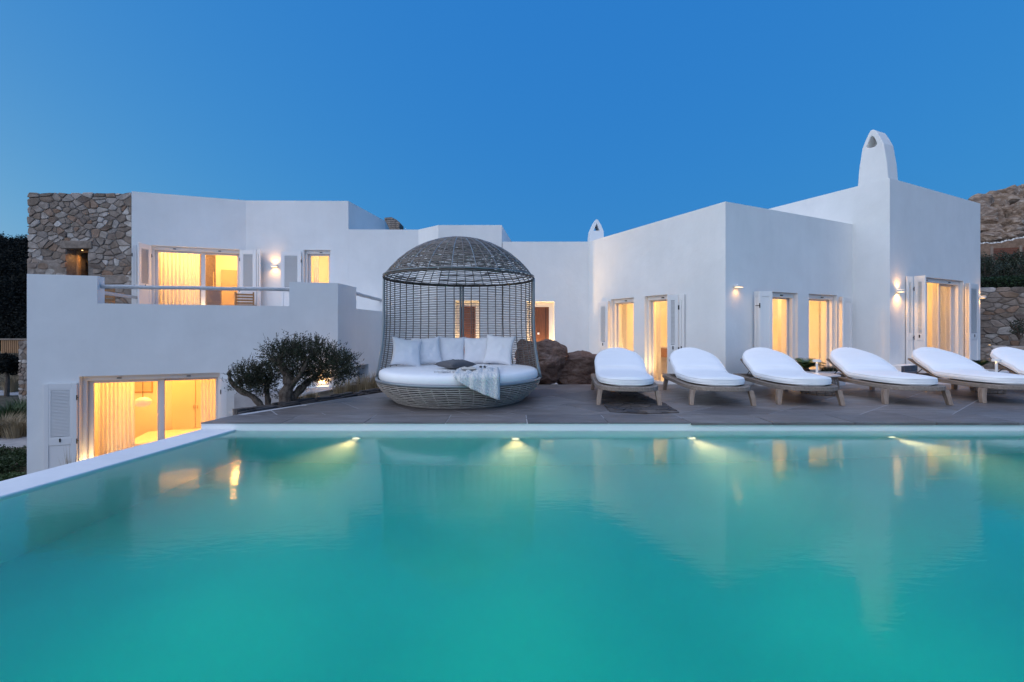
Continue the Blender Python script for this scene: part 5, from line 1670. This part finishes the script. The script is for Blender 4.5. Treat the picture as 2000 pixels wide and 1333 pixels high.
# ------------------------------------------------------------------ right: retaining wall, hedge, rocky hill
D = 14.6
F_ret = Facade((pxx(1890, D), D), (pxx(2120, D-1.5), D-1.5))
ZRET = F_ret.Z(1950, 561.5)
ret = thing('retaining_wall', 'rubble stone retaining wall right of the villa', 'stone wall', F_ret.P(2, 0.3, FZ))
b = MB(F_ret.M); b.box(0, F_ret.L, 0, 0.5, FZ-0.5, ZRET-0.04); b.build('wall_core', M_MORTAR, ret)
rubble(F_ret, 0.2, F_ret.L, 0.3, ZRET, 120, ret, seed=23, an=1.6)
D = 13.2
F_ret2 = Facade((pxx(1890, D), D), (pxx(2120, D-1.2), D-1.2))
z2 = F_ret2.Z(1950, 675.5)
ret2 = thing('low_stone_wall', 'low stone wall with a ledge in front of the retaining wall', 'stone wall', F_ret2.P(2, 0.3, FZ))
b = MB(F_ret2.M); b.box(0, F_ret2.L, 0, 1.2, FZ-0.5, z2-0.03); b.build('wall_core', M_MORTAR, ret2)
rubble(F_ret2, 0.2, F_ret2.L, FZ, z2, 60, ret2, seed=29, an=1.6)
uplight(F_ret2, F_ret2.S(1933, 0.35), 0.35, z2-0.03, 1.2, 'small spotlight on the ledge of the low stone wall')
# terrain of the hill
def hill_z(x, y):
    r = y
    t = max(0, min(1, (y-15)/14))
    z = ZRET-0.15+(pz(425, 28)-ZRET)*t**1.1
    z += 0.35*noise.fractal(Vector((x*0.25, y*0.25, 1)), 1, 2, 4)*min(1, t*3)
    if y > 29: z += (y-29)*0.05
    return z
V = []; F = []
nx, ny = 60, 50
for j in range(ny+1):
    for i in range(nx+1):
        x = 9.5+55*(i/nx); y = 14.3+40*(j/ny)**1.2
        if j == 0: y = 15.0-1.5*(x-13)/6 if x > 13 else 15.0
        z = hill_z(x, y)-(0.25 if i == 0 else 0)
        V.append((x+max(0, (y-16))*0.35 if i == 0 else x, y, z if i > 1 else z-0.6))
for j in range(ny):
    for i in range(nx):
        a = j*(nx+1)+i; F.append((a, a+1, a+nx+2, a+nx+1))
b = MB(); b.v = [Vector(v) for v in V]; b.f = F
for row in (list(range(nx+1)), [j*(nx+1) for j in range(ny+1)], [j*(nx+1)+nx for j in range(ny+1)], [ny*(nx+1)+i for i in range(nx+1)]):   # skirts down to the ground
    n0 = len(b.v); b.v += [Vector((V[i][0], V[i][1], GZ-0.1)) for i in row]
    b.f += [(row[k], row[k+1], n0+k+1, n0+k) for k in range(len(row)-1)]
tag(b.build('hillside', M_SCRUB, None, smooth=True), kind='structure')
# boulders of the outcrop
oc = thing('rock_outcrop', 'rounded granite boulders piled on the hill behind the villa', 'rock outcrop', (27, 26, 6))
rs = random.Random(5)
RK = [(1912, 405, 27, 1.1, 0.7), (1925, 398, 27.5, 1.0, 0.5), (1940, 392, 28, 1.0, 0.5), (1955, 398, 27, .9, .45), (1968, 385, 29, 1.2, 0.55), (1985, 382, 29.5, 1.3, 0.5), (2004, 388, 29, 1.4, 0.8), (1996, 398, 27.5, 1.0, 0.7),
      (1953, 408, 25, 0.55, 0.5), (1938, 418, 25, 0.8, 0.4), (1978, 418, 24.5, 0.55, 0.42), (1983, 412, 25, .5, .35), (1998, 425, 24, 0.6, 0.75), (2012, 420, 24, 0.9, 0.9), (1966, 424, 25.2, 0.6, 0.4), (1922, 424, 25, 0.7, 0.45),
      (1928, 434, 24, 0.7, 0.28), (1946, 440, 24, 0.75, 0.4), (1968, 440, 23.5, 0.8, 0.35), (1990, 444, 23.5, 0.9, 0.3), (1926, 448, 23.5, 0.7, 0.3), (1950, 456, 23, 0.8, 0.3), (1975, 456, 22.8, 0.9, 0.32), (2002, 456, 23, 1.0, 0.35), (1934, 464, 22.6, 0.7, 0.25), (1962, 467, 22.5, 0.8, 0.25), (1988, 464, 22.4, 0.8, 0.25),
      (1905, 440, 25, 1.2, 1.0), (1908, 420, 26.5, 1.2, 1.0), (2030, 400, 27, 1.5, 1.4), (2050, 440, 24, 1.5, 1.2), (1960, 412, 28.6, 0.9, 0.7), (1985, 400, 29.4, 0.9, 0.6), (1912, 450, 24, .6, .35), (1936, 408, 27, .5, .35), (1948, 426, 24.6, .4, .3), (1982, 432, 24, .45, .3), (1962, 448, 23.4, .4, .22), (1914, 470, 22.8, .5, .2), (1942, 470, 22.5, .45, .2), (1976, 471, 22.3, .5, .18)]
for i, (px, py, D, a, c) in enumerate(RK):
    o = rock('boulder', (pxx(px, D), D, pz(py, D)), (a*0.92, a*0.72, c*1.08), i+20, M_HILLROCK, oc, 4, 0.26, 1.2, 0.04, 0.12)
    o.rotation_euler = (rs.uniform(-.2, .2), rs.uniform(-.25, .1), rs.uniform(-.5, .5))
# dry-stone wall with pale top and a timber fence below it
F_dw = Facade((pxx(1885, 21.5), 21.5), (pxx(2060, 20.5), 20.5))
dw = thing('dry_stone_wall', 'old dry stone wall with pale capping climbing the hill', 'stone wall', F_dw.P(1, 0, 5))
N_ = 24; bw = MB(F_dw.M); cap = MB(F_dw.M)
prv = None
for k in range(N_+1):
    s = F_dw.L*k/N_; px_ = 1885+175*k/N_
    py = 476 if px_ < 1950 else 476-(px_-1950)*0.22
    z = F_dw.Z(px_, py)+0.03*math.sin(k*2.3)
    if prv:
        bw.add([(prv[0], 0, prv[1]-1.1), (s, 0, z-1.1), (s, 0, z), (prv[0], 0, prv[1]), (prv[0], 0.4, prv[1]-1.1), (s, 0.4, z-1.1), (s, 0.4, z), (prv[0], 0.4, prv[1])], [(0, 1, 2, 3), (4, 7, 6, 5), (3, 2, 6, 7), (0, 4, 5, 1), (0, 3, 7, 4), (1, 5, 6, 2)])
        cap.tube([(prv[0]+0.02, 0.1, prv[1]+0.02), (s-0.02, 0.1, z+0.02)], 0.05, 6)
    prv = (s, z)
bw.build('wall_core', M_STONE, dw); cap.build('pale_capping', mat('limewash', (0.6, 0.58, 0.55), 0.9), dw)
F_tf = Facade((pxx(1890, 20.3), 20.3), (pxx(2060, 19.5), 19.5))
tf = thing('timber_fence', 'brown horizontal timber fence below the dry stone wall', 'fence', F_tf.P(1, 0, 4))
for k in range(7):
    zt_ = F_tf.Z(1950, 485+k*4.2)
    b = MB(F_tf.M); b.box(F_tf.S(1934), F_tf.L, 0, 0.03, zt_-0.085, zt_); b.build('board', M_DOORWOOD, tf)
for k in range(5):
    s = F_tf.S(1936)+k*1.0
    b = MB(F_tf.M); b.box(s-0.04, s+0.04, -0.06, -0.002, F_tf.Z(1950, 520), F_tf.Z(1950, 482)); b.build('post', M_TEAKV, tf)
bush((pxx(1976, 18.6), 18.6, pz(515, 18.6)), (0.85, 0.6, 0.62), 5000, M_SHRUB, 'big grey green bush above the hedge at the picture edge', 41, 0.07)
bush((pxx(1962, 17.5), 17.5, pz(530, 17.5)), (0.38, 0.4, 0.40), 1800, M_SHRUB, 'small round grey bush left of the big bush above the hedge', 42, 0.06)
bush((pxx(1924, 17.2), 17.2, pz(522, 17.2)), (0.40, 0.5, 0.62), 2400, M_SHRUB, 'grey green bush next to the tall block above the hedge', 43, 0.06)
bush((pxx(2010, 17.2), 17.2, pz(522, 17.2)), (0.5, 0.5, 0.6), 1500, M_SHRUB, 'grey green bush at the picture edge above the hedge', 44, 0.06)
hd = thing('hedge', 'clipped dark green hedge on top of the retaining wall', 'hedge', F_ret.P(2, 0.9, ZRET))
V = []
rs = random.Random(9)
b = MB(); Vv = []; Ff = []
for _ in range(14000):
    s = rs.uniform(0.1, F_ret.L+1.5); t = rs.uniform(0.55, 1.5); z = ZRET-0.1+rs.random()**0.7*(0.50+0.06*noise.noise(Vector((s*2, t*2, 0))))
    p = F_ret.P(s, t, z); a = Vector((rs.gauss(0, 1), rs.gauss(0, 1), rs.gauss(0, 1)+0.5)).normalized(); sd_ = a.cross(Vector((rs.gauss(0, 1), rs.gauss(0, 1), rs.gauss(0, 1)))).normalized()
    l = 0.05; n0 = len(Vv); Vv += [p-a*l/2, p+sd_*l*0.3, p+a*l/2, p-sd_*l*0.3]; Ff.append((n0, n0+1, n0+2, n0+3))
b.v = Vv; b.f = Ff; o = b.build('foliage', M_HEDGE, hd, fix=False); o['kind'] = 'stuff'
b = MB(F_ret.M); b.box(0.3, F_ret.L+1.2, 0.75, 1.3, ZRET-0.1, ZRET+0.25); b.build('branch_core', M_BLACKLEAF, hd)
bush((pxx(1992, 13.3), 13.3, pz(640, 13.3)), (0.42, 0.2, 0.35), 700, M_SHRUB, 'sparse grey shrub growing before the retaining wall', 45, 0.05)

# ------------------------------------------------------------------ left: lower garden
b = MB(); b.prism([(-17.5, 12.2), (-12.6, 12.6), (-12.8, 14.6), (-18.5, 14.0)], GZ-0.02, GZ+0.012)
tag(b.build('garden_path', M_PATH), kind='structure')
b = MB(); b.prism([(-30, 22.0), (-18.5, 22.8), (-18.8, 24.2), (-31, 24.0)], GZ-0.02, GZ+0.012)
tag(b.build('far_path', M_PATH), kind='structure')
rs = random.Random(55)
for i, (px, py, h, m_, lab) in enumerate([(8, 822, 0.75, M_STRAW, 'straw coloured fountain grass left of the villa beside the path'), (34, 828, 0.70, M_STRAW, 'straw coloured fountain grass nearest the villa corner above the path'), (-16, 830, 0.7, M_STRAW, 'straw coloured fountain grass at the left picture edge'),
                                        (20, 800, 0.85, M_GREENB, 'green grass clump behind the straw grasses'), (44, 790, 0.9, M_GREENB, 'green grass clump against the villa corner'),
                                        (24, 740, 0.9, M_STRAW, 'orange dry grass under the dark round tree')]):
    D = 3.25*900/(py+26-642); b = MB()
    tuft(b, (pxx(px, D), D, GZ), 420, h*(1.25 if D > 20 else 1), 0.9, rs, 0.007, 0.85)
    tag(b.build('fountain_grass', m_, None, fix=False), lab, 'ornamental grass')
for i, (px, py, r, lab) in enumerate([(10, 905, 0.45, 'low dark green shrub at the bottom left by the pool coping'), (38, 890, 0.5, 'low dark green shrub between path and pool coping'), (-14, 885, 0.5, 'low dark shrub at the far left picture edge'), (20, 925, 0.3, 'small bright green shrub just above the coping')]):
    D = 3.0*900/(py-642); bush((pxx(px, D), D, GZ+r*0.45), (r, r, r*0.5), 2200, M_HEDGE if i != 3 else M_GREENB, lab, 60+i, 0.05)
# dark round tree
D = 22.0
c = (pxx(13, D), D, pz(712, D))
tr = thing('round_tree', 'dark round tree in the lower garden at the left edge', 'tree', (c[0], c[1], GZ))
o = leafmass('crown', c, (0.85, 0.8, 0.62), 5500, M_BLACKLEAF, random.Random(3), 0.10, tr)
o = None
b = MB(); b.tube([(c[0], c[1], GZ), (c[0]+0.05, c[1], GZ+0.8), (c[0], c[1], c[2])], lambda t: 0.10-0.05*t, 8); b.build('trunk', M_BARK, tr)
# stone garden wall and picket fence
D = 19.0
F_gw = Facade((pxx(37, D), D), (pxx(60, D), D))
gw = thing('garden_wall', 'piece of rubble stone garden wall at the left of the villa', 'stone wall', F_gw.P(0.2, 0.2, GZ))
b = MB(F_gw.M); b.box(0.02, F_gw.L+0.6, 0, 0.6, GZ, F_gw.Z(40, 666)-0.02); b.build('wall_core', M_MORTAR, gw)
rubble(F_gw, 0, F_gw.L, GZ, F_gw.Z(40, 666), 42, gw, seed=37, an=1.4)
D = 27.0
fz = pz(690, D)
b = MB(); b.box(pxx(-80, D), pxx(70, D), D-0.2, D+3, GZ, fz); tag(b.build('raised_bank', M_EARTH), kind='structure')
pf = thing('picket_fence', 'upright timber picket fence in the garden at the left', 'fence', (pxx(25, D), D, fz))
k = 0
x = pxx(2, D)
while x < pxx(60, D):
    b = MB(Matrix.Translation((x, D, 0))); b.box(0, 0.085, 0, 0.03, fz+0.001, pz(664, D)); b.build('picket', M_SLATWOOD, pf); x += 0.115
b = MB(); b.box(pxx(0, D), pxx(62, D), D-0.05, D-0.001, pz(664.5, D), pz(661.5, D)); b.build('top_rail', M_TEAK, pf)
# dark wooded hill on the left
V = []; F = []
def lh(x, y):
    t = max(0, min(1, (y-29)/20)); xx = max(0, min(1, (-x-12)/12))
    return GZ+(12.2*t**0.8+0.5*noise.fractal(Vector((x*.12, y*.12, 3)), 1, 2, 4))*xx
nx, ny = 50, 30
for j in range(ny+1):
    for i in range(nx+1):
        x = -110+98*i/nx; y = 29+55*j/ny
        V.append(Vector((x, y, lh(x, y)-0.3)))
for j in range(ny):
    for i in range(nx):
        a = j*(nx+1)+i; F.append((a, a+1, a+nx+2, a+nx+1))
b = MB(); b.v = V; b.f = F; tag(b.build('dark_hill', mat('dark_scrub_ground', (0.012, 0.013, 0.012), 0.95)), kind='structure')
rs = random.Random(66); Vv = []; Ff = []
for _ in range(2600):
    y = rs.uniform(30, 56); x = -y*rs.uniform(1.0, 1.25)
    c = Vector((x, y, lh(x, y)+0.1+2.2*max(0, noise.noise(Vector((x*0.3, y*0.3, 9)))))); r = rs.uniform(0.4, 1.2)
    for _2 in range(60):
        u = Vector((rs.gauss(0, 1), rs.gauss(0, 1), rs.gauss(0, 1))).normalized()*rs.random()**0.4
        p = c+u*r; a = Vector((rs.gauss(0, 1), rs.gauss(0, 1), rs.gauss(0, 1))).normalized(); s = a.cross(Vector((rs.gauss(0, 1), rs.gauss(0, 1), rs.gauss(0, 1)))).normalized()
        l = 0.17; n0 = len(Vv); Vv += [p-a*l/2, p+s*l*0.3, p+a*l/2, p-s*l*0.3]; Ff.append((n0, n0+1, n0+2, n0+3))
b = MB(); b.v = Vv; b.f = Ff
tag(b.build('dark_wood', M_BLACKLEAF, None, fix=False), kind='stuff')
bpy.context.view_layer.update()
